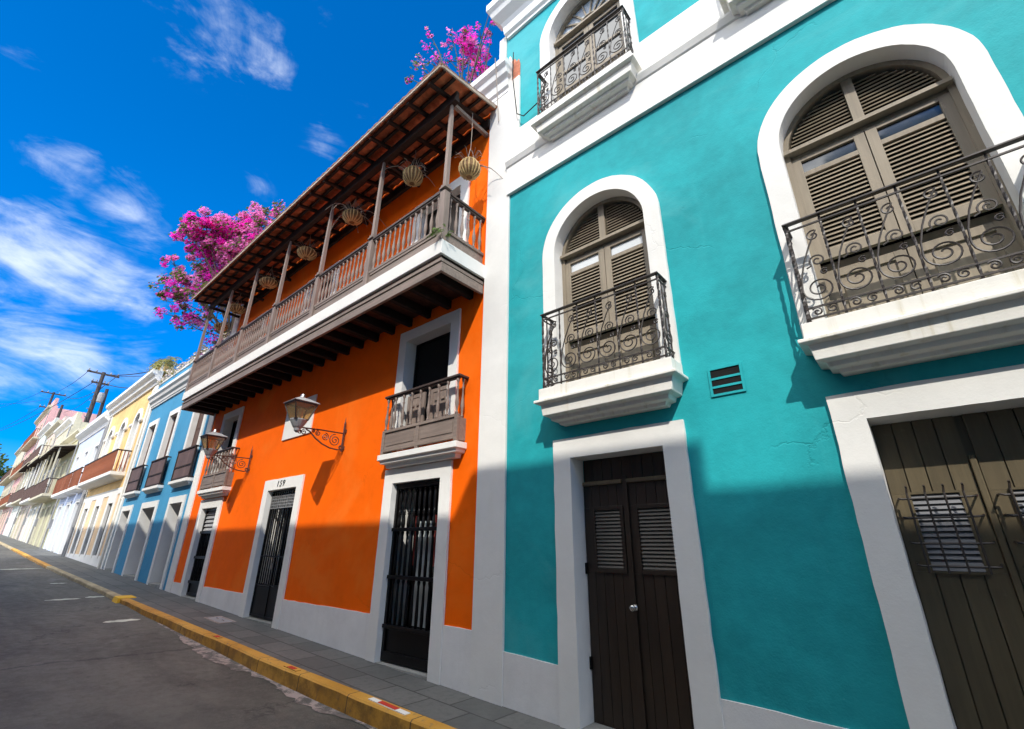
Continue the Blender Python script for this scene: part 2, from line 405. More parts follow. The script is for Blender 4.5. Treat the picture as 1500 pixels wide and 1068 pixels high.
def slate():
    m, t, b = mat('slate_pavers')
    tc = t.add('ShaderNodeTexCoord').outputs['Object']
    br = t.add('ShaderNodeTexBrick', i_Scale=1.0, offset=.5); br.inputs['Brick Width'].default_value = .62; br.inputs['Row Height'].default_value = .40
    br.inputs['Mortar Size'].default_value = .012; br.inputs['Mortar Smooth'].default_value = .3
    br.inputs['Color1'].default_value = (.085, .088, .082, 1); br.inputs['Color2'].default_value = (.135, .135, .124, 1); br.inputs['Mortar'].default_value = (.045, .045, .04, 1)
    w = t.vmath('ADD', tc, None); nz = t.add('ShaderNodeTexNoise', i_Scale=3.0); t.link(tc, nz.inputs['Vector'])
    sc = t.vmath('SCALE', nz.outputs['Color'] if 'Color' in nz.outputs else nz.outputs[1]); sc.inputs['Scale'].default_value = .03; t.link(sc.outputs[0], w.inputs[1]); t.link(w.outputs[0], br.inputs['Vector'])
    n = t.noise(tc, 14, 6, .7); big = t.noise(tc, .9, 5, .6)
    c = t.mix(t.ramp(n, .4, .75, 0, .5), br.outputs['Color'], (.06, .062, .06))
    c = t.mix(t.ramp(big, .5, .75, 0, .4), c, (.19, .185, .17))
    t.link(c, b.inputs['Base Color']); b.inputs['Roughness'].default_value = .7; b.inputs['Specular IOR Level'].default_value = .35
    h = t.math('SUBTRACT', t.math('MULTIPLY', n, .4), br.outputs['Fac'])
    bm = t.add('ShaderNodeBump', i_Strength=.5, i_Distance=.01); t.link(h, bm.inputs['Height']); t.link(bm.outputs[0], b.inputs['Normal'])
    return m
def kerb_paint():
    m, t, b = mat('worn_yellow_kerb_paint')
    tc = t.add('ShaderNodeTexCoord').outputs['Object']
    n = t.noise(tc, 9, 7, .72, .3); big = t.noise(tc, 1.3, 4)
    c = t.mix(t.ramp(big, .3, .7), (.46, .215, .016), (.60, .315, .045))
    c = t.mix(t.ramp(n, .56, .66, 0, .8), c, (.17, .125, .07))
    c = t.mix(t.ramp(t.noise(tc, 40, 4, .7), .6, .75, 0, .6), c, (.12, .085, .04))
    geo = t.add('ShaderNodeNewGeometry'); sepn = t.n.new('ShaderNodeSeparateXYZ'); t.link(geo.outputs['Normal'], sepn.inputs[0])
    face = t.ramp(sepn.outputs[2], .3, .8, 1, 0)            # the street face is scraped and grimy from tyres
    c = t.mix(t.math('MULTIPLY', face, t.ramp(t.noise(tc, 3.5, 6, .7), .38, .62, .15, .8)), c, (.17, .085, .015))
    sx = t.n.new('ShaderNodeSeparateXYZ'); t.link(tc, sx.inputs[0])
    jn = t.math('LESS_THAN', t.math('FRACT', t.math('MULTIPLY', sx.outputs[0], .93)), .014)
    c = t.mix(t.math('MULTIPLY', jn, .85), c, (.035, .028, .02))
    t.link(c, b.inputs['Base Color']); b.inputs['Roughness'].default_value = .75
    bm = t.add('ShaderNodeBump', i_Strength=.5, i_Distance=.012); t.link(n, bm.inputs['Height']); t.link(bm.outputs[0], b.inputs['Normal'])
    return m
ASPHALT, SLATE, KERBP = asphalt(), slate(), kerb_paint()
CONCRETE = paint('rough_pale_concrete', (.36, .30, .27), mottle=.3, streak=.0, bump=.6, scale=5, rough=.85)
def gutter_mat():
    m, t, b = mat('worn_gutter_concrete')
    tc = t.add('ShaderNodeTexCoord').outputs['Object']
    n = t.noise(tc, 6, 7, .72, .5); f = t.noise(tc, 70, 3, .7)
    c = t.mix(t.ramp(n, .42, .56), (.075, .07, .062), (.34, .27, .24)); c = t.mix(t.ramp(f, .45, .75, 0, .5), c, (.45, .40, .36)); c = t.mix(t.ramp(t.noise(tc, 2.2, 5, .6), .55, .62, 0, .8), c, (.09, .082, .072))
    t.link(c, b.inputs['Base Color']); b.inputs['Roughness'].default_value = .9
    bm = t.add('ShaderNodeBump', i_Strength=.6, i_Distance=.012); t.link(n, bm.inputs['Height']); t.link(bm.outputs[0], b.inputs['Normal'])
    return m
GUTTER = gutter_mat()
STONE = paint('grey_door_stone', (.26, .26, .235), mottle=.2, bump=.4, scale=3)
EARTH = paint('bare_ground', (.20, .17, .13), mottle=.3, bump=.3)
YEL = paint('bright_yellow_paint', (.74, .44, .04), mottle=.1, bump=.2)
W_OPP = 6.8
def ground():
    # wide ground sheet under everything, carried on to the horizon
    b = MB()
    xs = [-1500, -104, 14, 400]
    for xa, xb in zip(xs, xs[1:]):
        za, zb = gz(min(xa, 14))-.45, gz(min(xb, 14))-.45
        b.quad((xa, -900, za), (xb, -900, zb), (xb, 900, zb), (xa, 900, za))
    tag(b.build('ground', EARTH), kind='structure')
    strip('road', lambda x: (-kerb_back(x)-KW+.02, gz(x)-kerb_h(x)), lambda x: (-W_OPP+.95, gz(x)-.12), ASPHALT, XS)
    strip('pavement', lambda x: (.5, gz(x)), lambda x: (-kerb_back(x), gz(x)), SLATE, XS)
    strip('pavement', lambda x: (-W_OPP+.95, gz(x)), lambda x: (-W_OPP-.4, gz(x)), SLATE, XS)
    def kerb(name, xs, m, dh=0., dout=0.):
        b = MB(); loops = []
        for x in xs:
            kb = -kerb_back(x); z = gz(x)+.006+dh; zl = gz(x)-.3; w = KW+dout+.012*math.sin(x*2.3)+.006*math.sin(x*7.1)
            loops.append([(x, kb+.0, zl), (x, kb, z), (x, kb-w+.02, z-.003), (x, kb-w, z-.022), (x, kb-w-.012, zl)])
        b.loft(loops)
        return tag(b.build(name, m), kind='structure')
    kerb('kerb', [14-.4*i for i in range(74)], KERBP)
    KERB_FAR = paint('faded_yellow_kerb', (.36, .29, .17), mottle=.3, bump=.4, scale=4)
    kerb('kerb', [-15.2-.6*i for i in range(20)], KERB_FAR)
    kerb('kerb', [-26.62-.6*i for i in range(27)], KERBP)
    kerb('kerb', [-42.24-.6*i for i in range(103)], KERB_FAR)
    b = MB()   # opposite kerb
    for x0 in XS[:-1]:
        b.loft([[(x, -W_OPP+.95, gz(x)-.3), (x, -W_OPP+.95, gz(x)+.005), (x, -W_OPP+1.2, gz(x)+.005), (x, -W_OPP+1.2, gz(x)-.3)] for x in (x0-1, x0)], cap=False)
    tag(b.build('kerb', CONCRETE), kind='structure')
    # broken concrete gutter strip at the foot of the kerb
    rnd = random.Random(3); b = MB(); x = 13.; w = .2; prev = None
    while x > -12:
        w = min(.30, max(.05, w+rnd.uniform(-.07, .07))); wn = w if x < -1 or True else 0
        y0 = -kerb_back(x)-KW-.012; z = gz(x)-kerb_h(x)+.007
        cur = ((x, y0, z), (x, y0-wn*(1 if x > -8.5 else max(.12, (12+x)/3.5)), z))
        if prev: b.quad(prev[0], prev[1], cur[1], cur[0])
        prev = cur; x -= rnd.uniform(.05, .14)
    tag(b.build('gutter', GUTTER), kind='structure')
    # washed-out paint marks on the asphalt
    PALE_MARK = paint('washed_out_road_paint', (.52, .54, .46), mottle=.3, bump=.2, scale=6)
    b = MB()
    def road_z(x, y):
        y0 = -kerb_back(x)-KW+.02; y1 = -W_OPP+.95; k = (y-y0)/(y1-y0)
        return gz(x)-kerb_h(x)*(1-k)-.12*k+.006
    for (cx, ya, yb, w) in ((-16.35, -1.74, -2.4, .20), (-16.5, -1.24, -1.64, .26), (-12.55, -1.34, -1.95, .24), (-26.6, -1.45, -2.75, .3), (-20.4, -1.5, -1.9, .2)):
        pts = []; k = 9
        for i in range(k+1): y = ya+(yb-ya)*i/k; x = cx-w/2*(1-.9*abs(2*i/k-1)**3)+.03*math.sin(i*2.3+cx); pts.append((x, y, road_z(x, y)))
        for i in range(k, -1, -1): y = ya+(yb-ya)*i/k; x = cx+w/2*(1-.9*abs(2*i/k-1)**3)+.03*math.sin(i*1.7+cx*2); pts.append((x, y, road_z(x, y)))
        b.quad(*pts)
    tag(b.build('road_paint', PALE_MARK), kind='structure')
ground()
def pavement_things():
    # yellow block where the near kerb ends
    x0, x1 = -15.5, -15.05; kb = -kerb_back(-15.2)
    b = MB(); b.loft([[(x, kb+.16, gz(x)-.2), (x, kb+.16, gz(x)+.022), (x, kb-KW-.04, gz(x)+.02), (x, kb-KW-.10, gz(x)-.2)] for x in (x0, x1)])
    tag(b.build('kerb_block', YEL, bevel=.015), 'short bright yellow painted block where the near kerb ends', 'kerb block')
    # reflector plates painted red and white on the kerb
    RED = paint('red_marker_paint', (.48, .035, .02), bump=.1)
    for i, (x, lab, L) in enumerate(((-4.75, 'red and white marker plate on the yellow kerb, nearest the camera', .17),
                                  (-6.75, 'small red marker on the yellow kerb, before the door with the tall spindles', .09),
                                  (-9.3, 'small red marker on the yellow kerb, farthest along before the numbered door', .07))):
        kb = -kerb_back(x)-.075
        r = root('marker_plate', (x, kb, gz(x)+.006), lab, 'kerb marker', 'red marker plates on the kerb')
        b = MB(); b.loft([[(xx, kb+.035, gz(xx)+.004), (xx, kb+.035, gz(xx)+.012), (xx, kb-.035, gz(xx)+.012), (xx, kb-.035, gz(xx)+.004)] for xx in (x-L*1.9, x+L*1.9)]); b.build('base_strip', WHITE if i == 0 else KERBP, r)
        b = MB(); b.loft([[(xx, kb+.03, gz(xx)+.011), (xx, kb+.03, gz(xx)+.016), (xx, kb-.03, gz(xx)+.016), (xx, kb-.03, gz(xx)+.011)] for xx in (x-L*.9, x+L*.9)]); b.build('red_panel', RED, r)
    # meter box lid let into the pavement
    x0, x1, y0, y1 = -11.3, -10.5, -.62, -.3
    r = root('pavement_cover', ((x0+x1)/2, -.46, gz(-10.9)), 'rectangular cover with a pale rim set in the pavement before the numbered door', 'utility cover')
    b = MB()
    for (a, c, d, e) in ((x0, x1, y0, y0+.04), (x0, x1, y1-.04, y1), (x0, x0+.04, y0+.04, y1-.04), (x1-.04, x1, y0+.04, y1-.04)):
        b.loft([[(x, d, gz(x)-.02), (x, d, gz(x)+.008), (x, e, gz(x)+.008), (x, e, gz(x)-.02)] for x in (a, c)])
    b.build('rim', CONCRETE, r)
    b = MB(); b.loft([[(x, y0+.045, gz(x)-.02), (x, y0+.045, gz(x)+.005), (x, y1-.045, gz(x)+.005), (x, y1-.045, gz(x)-.02)] for x in (x0+.045, x1-.045)]); b.build('lid', GREYMETAL, r)
    b = MB()
    for xx in (x0+.25, x1-.25): b.tube([(xx-.05, -.46, gz(xx)+.006), (xx-.03, -.46, gz(xx)+.018), (xx+.03, -.46, gz(xx)+.018), (xx+.05, -.46, gz(xx)+.006)], .006)
    b.build('handle', STEEL, r)
pavement_things()

# ------------------------------------------------------------------ builders shared by the houses
JR = random.Random(99)
def hand(outer, inner, step=.14, amp=.0045):
    "resample two matching outlines in short steps and let the edges wander a few millimetres"
    O, I = [], []
    for i in range(len(outer)-1):
        L = math.dist(outer[i], outer[i+1]); k = max(1, int(L/step))
        for j in range(k):
            q = j/k; e1, e2 = (JR.uniform(-amp, amp), JR.uniform(-amp*.6, amp*.6))
            O.append((outer[i][0]+(outer[i+1][0]-outer[i][0])*q+e1, outer[i][1]+(outer[i+1][1]-outer[i][1])*q+e1)); I.append((inner[i][0]+(inner[i+1][0]-inner[i][0])*q+e2, inner[i][1]+(inner[i+1][1]-inner[i][1])*q+e2*.5))
    O.append(outer[-1]); I.append(inner[-1]); return O, I
def ragged(a, c, za, zc, proud, step=.2, amp=.006):
    "white base band with a brushed top edge"
    b = MB(); n = max(2, int(abs(c-a)/step)); L = []
    for i in range(n+1):
        x = a+(c-a)*i/n; z = za+(zc-za)*i/n+JR.uniform(-amp, amp); L.append([(x, -proud, gz(x)-.3), (x, -proud, z), (x, .05, z), (x, .05, gz(x)-.3)])
    return b.loft(L)
def surround(parent, x0, x1, z0, z1, w, m=WHITE, proud=.035, recess=.2, name='surround'):
    b = MB(); b.trim(*hand(door_pts(x0-w, x1+w, z1+w, z0), door_pts(x0, x1, z1, z0)), proud, recess)
    return b.build(name, m, parent)
def slats(b, x0, x1, z0, z1, y, pitch=.045, depth=.03, chord=None):
    "tilted louvre slats; chord(z) trims their ends to an arch"
    n = max(1, int((z1-z0)/pitch)); p = (z1-z0)/n
    for i in range(n):
        z = z0+i*p
        a, c = x0, x1
        if chord:
            r = chord(z+p)
            if r is None: continue
            a, c = max(a, r[0]), min(c, r[1])
            if c-a < .03: continue
        b.prism_x([(y, z+.003), (y+.007, z+.001), (y+depth, z+p*.92), (y+depth-.007, z+p*.97)], a, c)
def frame(b, x0, x1, z0, z1, w, y0, y1, wt=None, wb=None):
    wt = wt or w; wb = wb or w
    b.box(x0, x0+w, y0, y1, z0, z1); b.box(x1-w, x1, y0, y1, z0, z1)
    b.box(x0+w, x1-w, y0+.001, y1-.001, z1-wt, z1); b.box(x0+w, x1-w, y0+.001, y1-.001, z0, z0+wb)
def planks(b, x0, x1, y0, y1, z0, z1, n, gap=.006):
    w = (x1-x0)/n
    for i in range(n): b.box(x0+i*w+gap/2, x0+(i+1)*w-gap/2, y0, y1, z0, z1)
def house_body(house, x0, x1, z1, m, depth=9., y0=.46, z0=None, roof_m=None):
    b = MB(); b.box(x0+.004, x1-.004, y0, depth, (z0 if z0 is not None else gz(x1)-.5), z1)
    return b.build('rear_walls', m, house)

# ------------------------------------------------------------------ the teal house
def iron_railing(balcony, x0, x1, d, zt, zb, bays):
    "wrought-iron balcony front: flat handrail, plain uprights, scrolls in every bay"
    b = MB()
    h = .045
    b.box(x0-.02, x1+.02, -d-.03, -d+.02, zt-.018, zt)
    for x in (x0, x1): b.box(x-.022, x+.022, -d+.02, -.0, zt-.018, zt-.001)
    b.build('handrail', IRON, balcony, bevel=.004)
    b = MB()
    for z in (zt-.075, zb+.13, zb+.035):
        b.box(x0-.006, x1+.006, -d-.008, -d+.008, z-.007, z+.007)
        for x in (x0, x1): b.box(x-.008, x+.008, -d+.008, .0, z-.006, z+.006)
    n = bays
    for i in range(n+1):
        x = x0+(x1-x0)*i/n
        w = .0125 if i in (0, n) else .009
        # bars have a slight twist: rotate the square section along the height
        loops = []
        for k in range(25):
            z = zb + (zt-.02-zb)*k/24; a = k*.55
            loops.append([(x+w*1.2*math.cos(a+j*math.pi/2), -d+w*1.2*math.sin(a+j*math.pi/2), z) for j in range(4)])
        b.loft(loops)
    for x in (x0, x1):
        for k in (1, 2): b.box(x-.006, x+.006, -d+d*k/3-.006, -d+d*k/3+.006, zb, zt-.02)
    b.build('railing_bars', IRON, balcony)
    b = MB(); r = .0075
    def put(pts, x, flip=1, side=None):
        if side is None: b.tube([(x+flip*u, -d-.004, z) for u, z in pts], r, 5)
        else: b.tube([(side, -d*.5+flip*u, z) for u, z in pts], r, 5)
    H = zt-zb
    def motif(w):
        s = w/.255
        Lc = []
        # S stem: tight curl at the top right, down across, round the bottom and into the big spiral
        top = spiral(.05*s, zb+.80*H, .012, .052*s, 2.6, -1.25)
        stem = [(.0*s, zb+.70*H), (-.06*s, zb+.56*H), (-.100*s, zb+.42*H), (-.112*s, zb+.32*H)]
        big = spiral(.0, zb+.29*H, .112*s, .016, math.pi, 1.9, 34)
        Lc.append(top+stem+big)
        Lc.append(spiral(.035*s, zb+.55*H, .014, .06*s, .6, 1.5)+[(-.05*s, zb+.50*H)])
        Lc.append(spiral(.062*s, zb+.43*H, .008, .028*s, 2., -1.2))
        Lc.append(spiral(-.052*s, zb+.085*H, .008, .038*s, 0., 1.4)); Lc.append(spiral(.052*s, zb+.085*H, .008, .038*s, math.pi, -1.4))
        return Lc
    w = (x1-x0)/n
    for i in range(n):
        for pts in motif(w): put(pts, x0+w*(i+.5))
    for x in (x0, x1):
        for pts in motif(d*.8): put(pts, 0, 1, side=x)
    b.build('scrollwork', IRON, balcony)

def arched_window(house, cx, zs, zsill, fan=False, glass_m=GLASS):
    ro, ri = .865, .665; x0, x1 = cx-ri, cx+ri; yf = .165
    win = MB()
    # frame: arch ring, transom, centre mullion of the lunette
    out = arch_pts(cx-ri, cx+ri, zs, zsill); inn = arch_pts(cx-ri+.05, cx+ri-.05, zs, zsill)
    n = len(out)
    for i in range(n-1):
        win.loft([[(out[j][0], yf-.02, out[j][1]), (inn[j][0], yf-.02, inn[j][1]), (inn[j][0], yf+.10, inn[j][1]), (out[j][0], yf+.10, out[j][1])] for j in (i, i+1)], cap=False)
    win.box(x0+.01, x1-.01, yf-.075, yf+.08, zs-.005, zs+.035)
    win.box(x0+.03, x1-.03, yf-.02, yf+.08, zs+.036, zs+.08)
    win.box(x0+.03, x1-.03, yf+.02, yf+.08, zs-.06, zs-.006)
    if not fan: win.box(cx-.045, cx+.045, yf-.015, yf+.07, zs+.07, zs+ri-.03)
    w = win.build('window', TAN_WOOD, house)
    b = MB(); b.trim(*hand(arch_pts(cx-ro, cx+ro, zs, zsill, 36), arch_pts(cx-ri, cx+ri, zs, zsill, 36), amp=.003), .04, .27); b.build('surround', WHITE, w)
    chord = lambda z: None if z-zs >= ri-.07 else (cx-math.sqrt((ri-.06)**2-(z-zs)**2), cx+math.sqrt((ri-.06)**2-(z-zs)**2))
    b = MB()
    if fan:
        n = 20; b.loft([[(cx-(ri-.05)*math.cos(math.pi*i/n), y, zs+.05+(ri-.08)*math.sin(math.pi*i/n)) for i in range(n+1)] for y in (yf+.05, yf+.06)]); b.build('pane', PALE_GLASS, w)
        b = MB()
        for k in range(1, 9):
            a = math.pi*k/9
            b.bar((cx+.2*math.cos(a), yf+.03, zs+.06+.2*math.sin(a)), (cx+(ri-.04)*math.cos(a), yf+.03, zs+.03+(ri-.04)*math.sin(a)), .022, .03)
        for rr in (.2, .13):
            b.tube([(cx+rr*math.cos(math.pi*k/12), yf+.03, zs+.06+rr*math.sin(math.pi*k/12)) for k in range(13)], .016, 6)
        b.build('fan_bars', TAN_WOOD, w)
    else:
        slats(b, cx-ri+.06, cx-.05, zs+.085, zs+ri-.06, yf+.005, .042, .035, chord)
        slats(b, cx+.05, cx+ri-.06, zs+.085, zs+ri-.06, yf+.005, .042, .035, chord)
        b.build('lunette_louvres', TAN_WOOD, w)
    zt = zs-.062; ys = yf-.005
    zb = zsill+.82
    for s in (-1, 1):
        a, c = (x0+.045, cx-.004) if s < 0 else (cx+.004, x1-.045)
        st = .085
        b = MB(); frame(b, a, c, zb, zt, st, ys, ys+.05, .05, .10)
        b.box(a+st, c-st, ys+.002, ys+.048, zt-.245, zt-.19); b.box(a+st, c-st, ys+.005, ys+.045, zt-.70, zt-.66) if fan else None
        sh = b.build('shutter', TAN_WOOD, w, bevel=.003)
        b = MB(); b.box(a+st-.005, c-st+.005, ys+.028, ys+.034, zt-.195, zt-.045); b.build('pane', glass_m, w)
        b = MB()
        if fan: b.box(a+st-.005, c-st+.005, ys+.028, ys+.034, zb+.1, zt-.24); b.build('pane', GLASS, w)
        else:
            slats(b, a+st-.004, c-st+.004, zb+.10, zt-.245, ys+.006, .046, .036); b.build('louvres', TAN_WOOD, w)
        # plain boarded lower leaf, set a little farther back under a shadow gap
        b = MB(); b.box(a, c, ys+.085, ys+.12, zsill+.02, zb-.005); frame(b, a, c, zsill+.02, zb-.09, st, ys+.065, ys+.084, .08, .10)
        b.box(a+st+.05, c-st-.05, ys+.070, ys+.084, zsill+.2, zb-.25)
        b.build('lower_panel', TAN_WOOD, w, bevel=.003)
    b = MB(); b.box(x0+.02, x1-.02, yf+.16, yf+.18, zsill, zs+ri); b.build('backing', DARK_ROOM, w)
    return w, arch_pts(cx-ri-.08, cx+ri+.08, zs, zsill-.02)

def balcony_slab(house, x0, x1, zt):
    b = MB()
    b.slab(x0, x1, [(.29, zt, 0), (.29, zt-.135, 0), (.335, zt-.148, .045), (.335, zt-.178, .045), (.275, zt-.195, -.015), (.27, zt-.33, -.04), (.205, zt-.345, -.10), (.195, zt-.385, -.11), (.135, zt-.395, -.16), (.12, zt-.43, -.18)])
    return b.build('balcony', WHITE_STAINED, house, bevel=.006)

def teal_house():
    H = root('teal_house', (0, 0, gz(0)), 'tall turquoise house with white arched windows and iron scroll balconies', 'house')
    XE = 5.2
    zt = 11.15
    holes = []
    ws = []
    for cx, zs, zsill, fan, gm in ((.405, 5.57, 3.46, False, GLASS), (-2.425, 5.55, 3.46, False, PALE_GLASS), (-2.40, 10.00, 7.95, True, GLASS), (.42, 10.0, 7.95, True, GLASS), (3.22, 5.57, 3.46, False, GLASS)):
        w, hole = arched_window(H, cx, zs, zsill, fan, gm); holes.append(hole)
    door = rect(-2.99, -1.80, -.1, 2.76); garage = rect(-.22, .96, -.3, 2.76)
    holes += [[(-2.99, -.3), (-1.80, -.3), (-1.80, 2.76), (-2.99, 2.76)], garage]
    zb = gz(XE)-.5
    wall('wall', [(-3.955, zb), (XE, zb), (XE, zt), (-4.08, zt), (-4.08, 10.3), (-3.955, 10.3)], holes, TEAL, H)
    house_body(H, -3.96, XE, 11.4, TEAL, y0=.47)
    # white plinth
    b = MB()
    for a, c, za, zc in ((-3.95, -3.17, .672, .648), (-1.61, -.40, .635, .60), (1.13, XE, .59, .5)):
        ragged(a, c, za, zc, .016).build('plinth', PLINTH_WHITE, H)
    # band between the storeys
    b = MB(); b.prism_x([(.1, 7.10), (-.055, 7.10), (-.055, 7.64), (-.075, 7.66), (-.11, 7.74), (-.11, 7.775), (-.05, 7.79), (-.045, 8.40), (.1, 8.40)], -3.985, XE); b.build('string_course', WHITE, H)
    # corner quoins with a knocked-off patch of plaster showing brick
    b = MB(); b.box(-3.99, -3.74, -.035, .06, 8.402, 9.72); b.prism_y([(-3.99, 9.721), (-3.93, 9.721), (-3.93, 10.3), (-3.96, 10.42), (-3.99, 10.42)], -.033, .06); b.box(-4.26, -4.085, -.02, .3, 10.0, 11.15); b.build('quoin', WHITE_STAINED, H)
    b = MB(); b.prism_y([(-3.93, 9.722), (-3.745, 9.722), (-3.74, 10.05), (-3.77, 10.2), (-3.82, 10.17), (-3.86, 10.28), (-3.93, 10.29)], -.012, .05); b.build('bare_brick_patch', BRICK, H)
    b = MB(); b.slab(-4.0, XE, [(.40, 11.80, .30), (.40, 11.62, .30), (.34, 11.56, .26), (.30, 11.46, .24), (.16, 11.34, .12), (.12, 11.26, .1), (.10, 11.08, .08), (.05, 11.04, .04), (.05, 10.98, .04)]); b.build('cornice', WHITE, H, bevel=.006)
    # balconies
    for x0, x1, z, bays in ((-.43, 1.27, 3.52, 6), (-3.20, -1.555, 3.53, 6), (-3.215, -1.57, 8.02, 6), (-.40, 1.24, 8.02, 6), (2.38, 4.06, 3.52, 6)):
        s = balcony_slab(H, x0, x1, z)
        iron_railing(s, x0+.06, x1-.05, .262, z+1.0, z, bays)
    # door
    x0, x1, z1 = -2.955, -1.845, 2.72; cx = -2.415; zl = 2.45; zs = gz(cx)+.03
    D = MB()
    yd = .20
    D.box(x0, x1, yd+.06, yd+.09, zs, z1)
    planks(D, x0, x1, yd+.045, yd+.059, zl, z1, 9)
    for a, c in ((x0+.005, cx-.004), (cx+.004, x1-.005)):
        la, lc = a+.14, c-.08
        if c > cx+.1: la, lc = a+.12, c-.09
        planks(D, a, c, yd+.012, yd+.04, zs, 1.52, 5); planks(D, a, la-.03, yd+.012, yd+.04, 1.521, 2.18, 1); planks(D, lc+.03, c, yd+.012, yd+.04, 1.521, 2.18, 1); planks(D, a, c, yd+.012, yd+.04, 2.181, zl-.002, 5)
    d = D.build('door', BROWN, H)
    surround(d, x0, x1, gz(x0)-.2, z1, .232, recess=.24)
    b = MB(); b.box(cx-.028, cx+.028, yd-.012, yd+.011, zs, zl+.05); b.build('cover_strip', BROWN, d, bevel=.004)
    b = MB(); b.box(x0+.02, cx-.03, yd-.03, yd+.044, zl-.03, zl+.012); b.box(cx+.03, x1-.02, yd-.03, yd+.044, zl-.03, zl+.012); b.build('sunlit_strip', GARAGE_WOOD, d, bevel=.004)  # tan strip standing in for the sunlit band across the leaf tops
    for a, c in ((x0+.005, cx-.004), (cx+.004, x1-.005)):
        la, lc = a+.14, c-.08
        if c > cx+.1: la, lc = a+.12, c-.09
        b = MB(); frame(b, la-.04, lc+.04, 1.52, 2.19, .042, yd-.006, yd+.03); b.build('louvre_frame', BROWN, d, bevel=.003)
        b = MB(); slats(b, la, lc, 1.565, 2.15, yd+.0, .036, .026); b.build('louvres', paint('grey_brown_slats', (.085, .075, .062), rough=.5, bump=0), d)
    b = MB()
    prof = [(.0, .0), (.032, .001), (.032, .008), (.014, .012), (.012, .035), (.026, .042), (.030, .055), (.026, .068), (.010, .072), (0.001, .072)]
    loops = [[(cx+.012+max(r, .0005)*math.cos(2*math.pi*k/16), yd-.012-q, 1.215+max(r, .0005)*math.sin(2*math.pi*k/16)) for k in range(16)] for r, q in prof]
    b.loft(loops); b.build('knob', STEEL, d, smooth=True)
    b = MB()
    for z in (.62, 1.5): b.box(x0+.002, x0+.022, yd-.02, yd+.02, z, z+.11)
    b.build('hinge', BLACK, d)
    b = MB(); b.loft([[(x, -.05, gz(x)-.1), (x, -.05, gz(x)+.035), (x, .3, gz(x)+.04), (x, .3, gz(x)-.1)] for x in (x0+.003, x1-.003)]); b.build('threshold', STONE, d)
    # garage door
    x0, x1, z1 = -.18, .925, 2.72; cx = .352; yd = .25; zs = gz(.4)+.02
    G = MB(); G.box(x0, x1, yd+.05, yd+.08, zs, z1)
    for a, c in ((x0+.004, cx-.022), (cx+.022, x1-.004)):
        wdt = (c-a); la, lc = a+.115, a+.40
        for k in range(4):
            p0, p1 = a+wdt*k/4, a+wdt*(k+1)/4
            G.box(p0+.004, p1-.004, yd+.02, yd+.045, zs, 1.62); G.box(p0+.004, p1-.004, yd+.02, yd+.045, 2.165, z1-.002)
        G.box(a+.004, la, yd+.02, yd+.045, 1.621, 2.164); G.box(lc, c-.004, yd+.02, yd+.045, 1.621, 2.164)
    g = G.build('garage_door', GARAGE_WOOD, H)
    surround(g, x0, x1, gz(x0)-.2, z1, .225, recess=.47)
    b = MB(); b.box(cx-.020, cx+.020, yd-.005, yd+.045, zs, z1-.3); b.build('cover_strip', GARAGE_WOOD, g, bevel=.008)
    GS = paint('pale_metal_slats', (.13, .132, .14), rough=.4, bump=0, spec=.5)
    for a, c in ((x0+.004, cx-.022), (cx+.022, x1-.004)):
        la, lc = a+.115, a+.40
        b = MB(); frame(b, la-.012, lc+.012, 1.61, 2.175, .016, yd+.0, yd+.03); b.build('louvre_frame', GARAGE_WOOD, g)
        b = MB(); slats(b, la+.004, lc-.004, 1.625, 2.16, yd+.004, .036, .026); b.build('louvres', GS, g)
        b = MB(); yg = yd-.09
        for z in (2.12, 1.985, 1.81, 1.66): b.tube([(la-.075, yd+.02, z+.012), (la-.07, yg-.01, z+.004), (la-.05, yg, z), (lc+.05, yg, z), (lc+.075, yg-.01, z+.004), (lc+.085, yd+.02, z+.016)], .0075, 5)
        for k in range(4):
            x = la-.015+(lc-la+.03)*k/3
            b.tube([(x, yg-.006, 1.615), (x, yg-.006, 2.16), (x+.006, yg-.016, 2.195), (x+.004, yg-.03, 2.21)], .0075, 5)
        b.build('window_grille', IRON, g)
    # wall vent
    b = MB(); frame(b, -1.315, -1.0, 3.125, 3.415, .022, -.014, .02)
    for z in (3.205, 3.29): b.box(-1.293, -1.022, -.010, .02, z, z+.022)
    v = b.build('vent', TEAL, H); b = MB(); b.box(-1.292, -1.023, -.003, .004, 3.148, 3.392); b.build('vent_opening', DARK_ROOM, v)
teal_house()

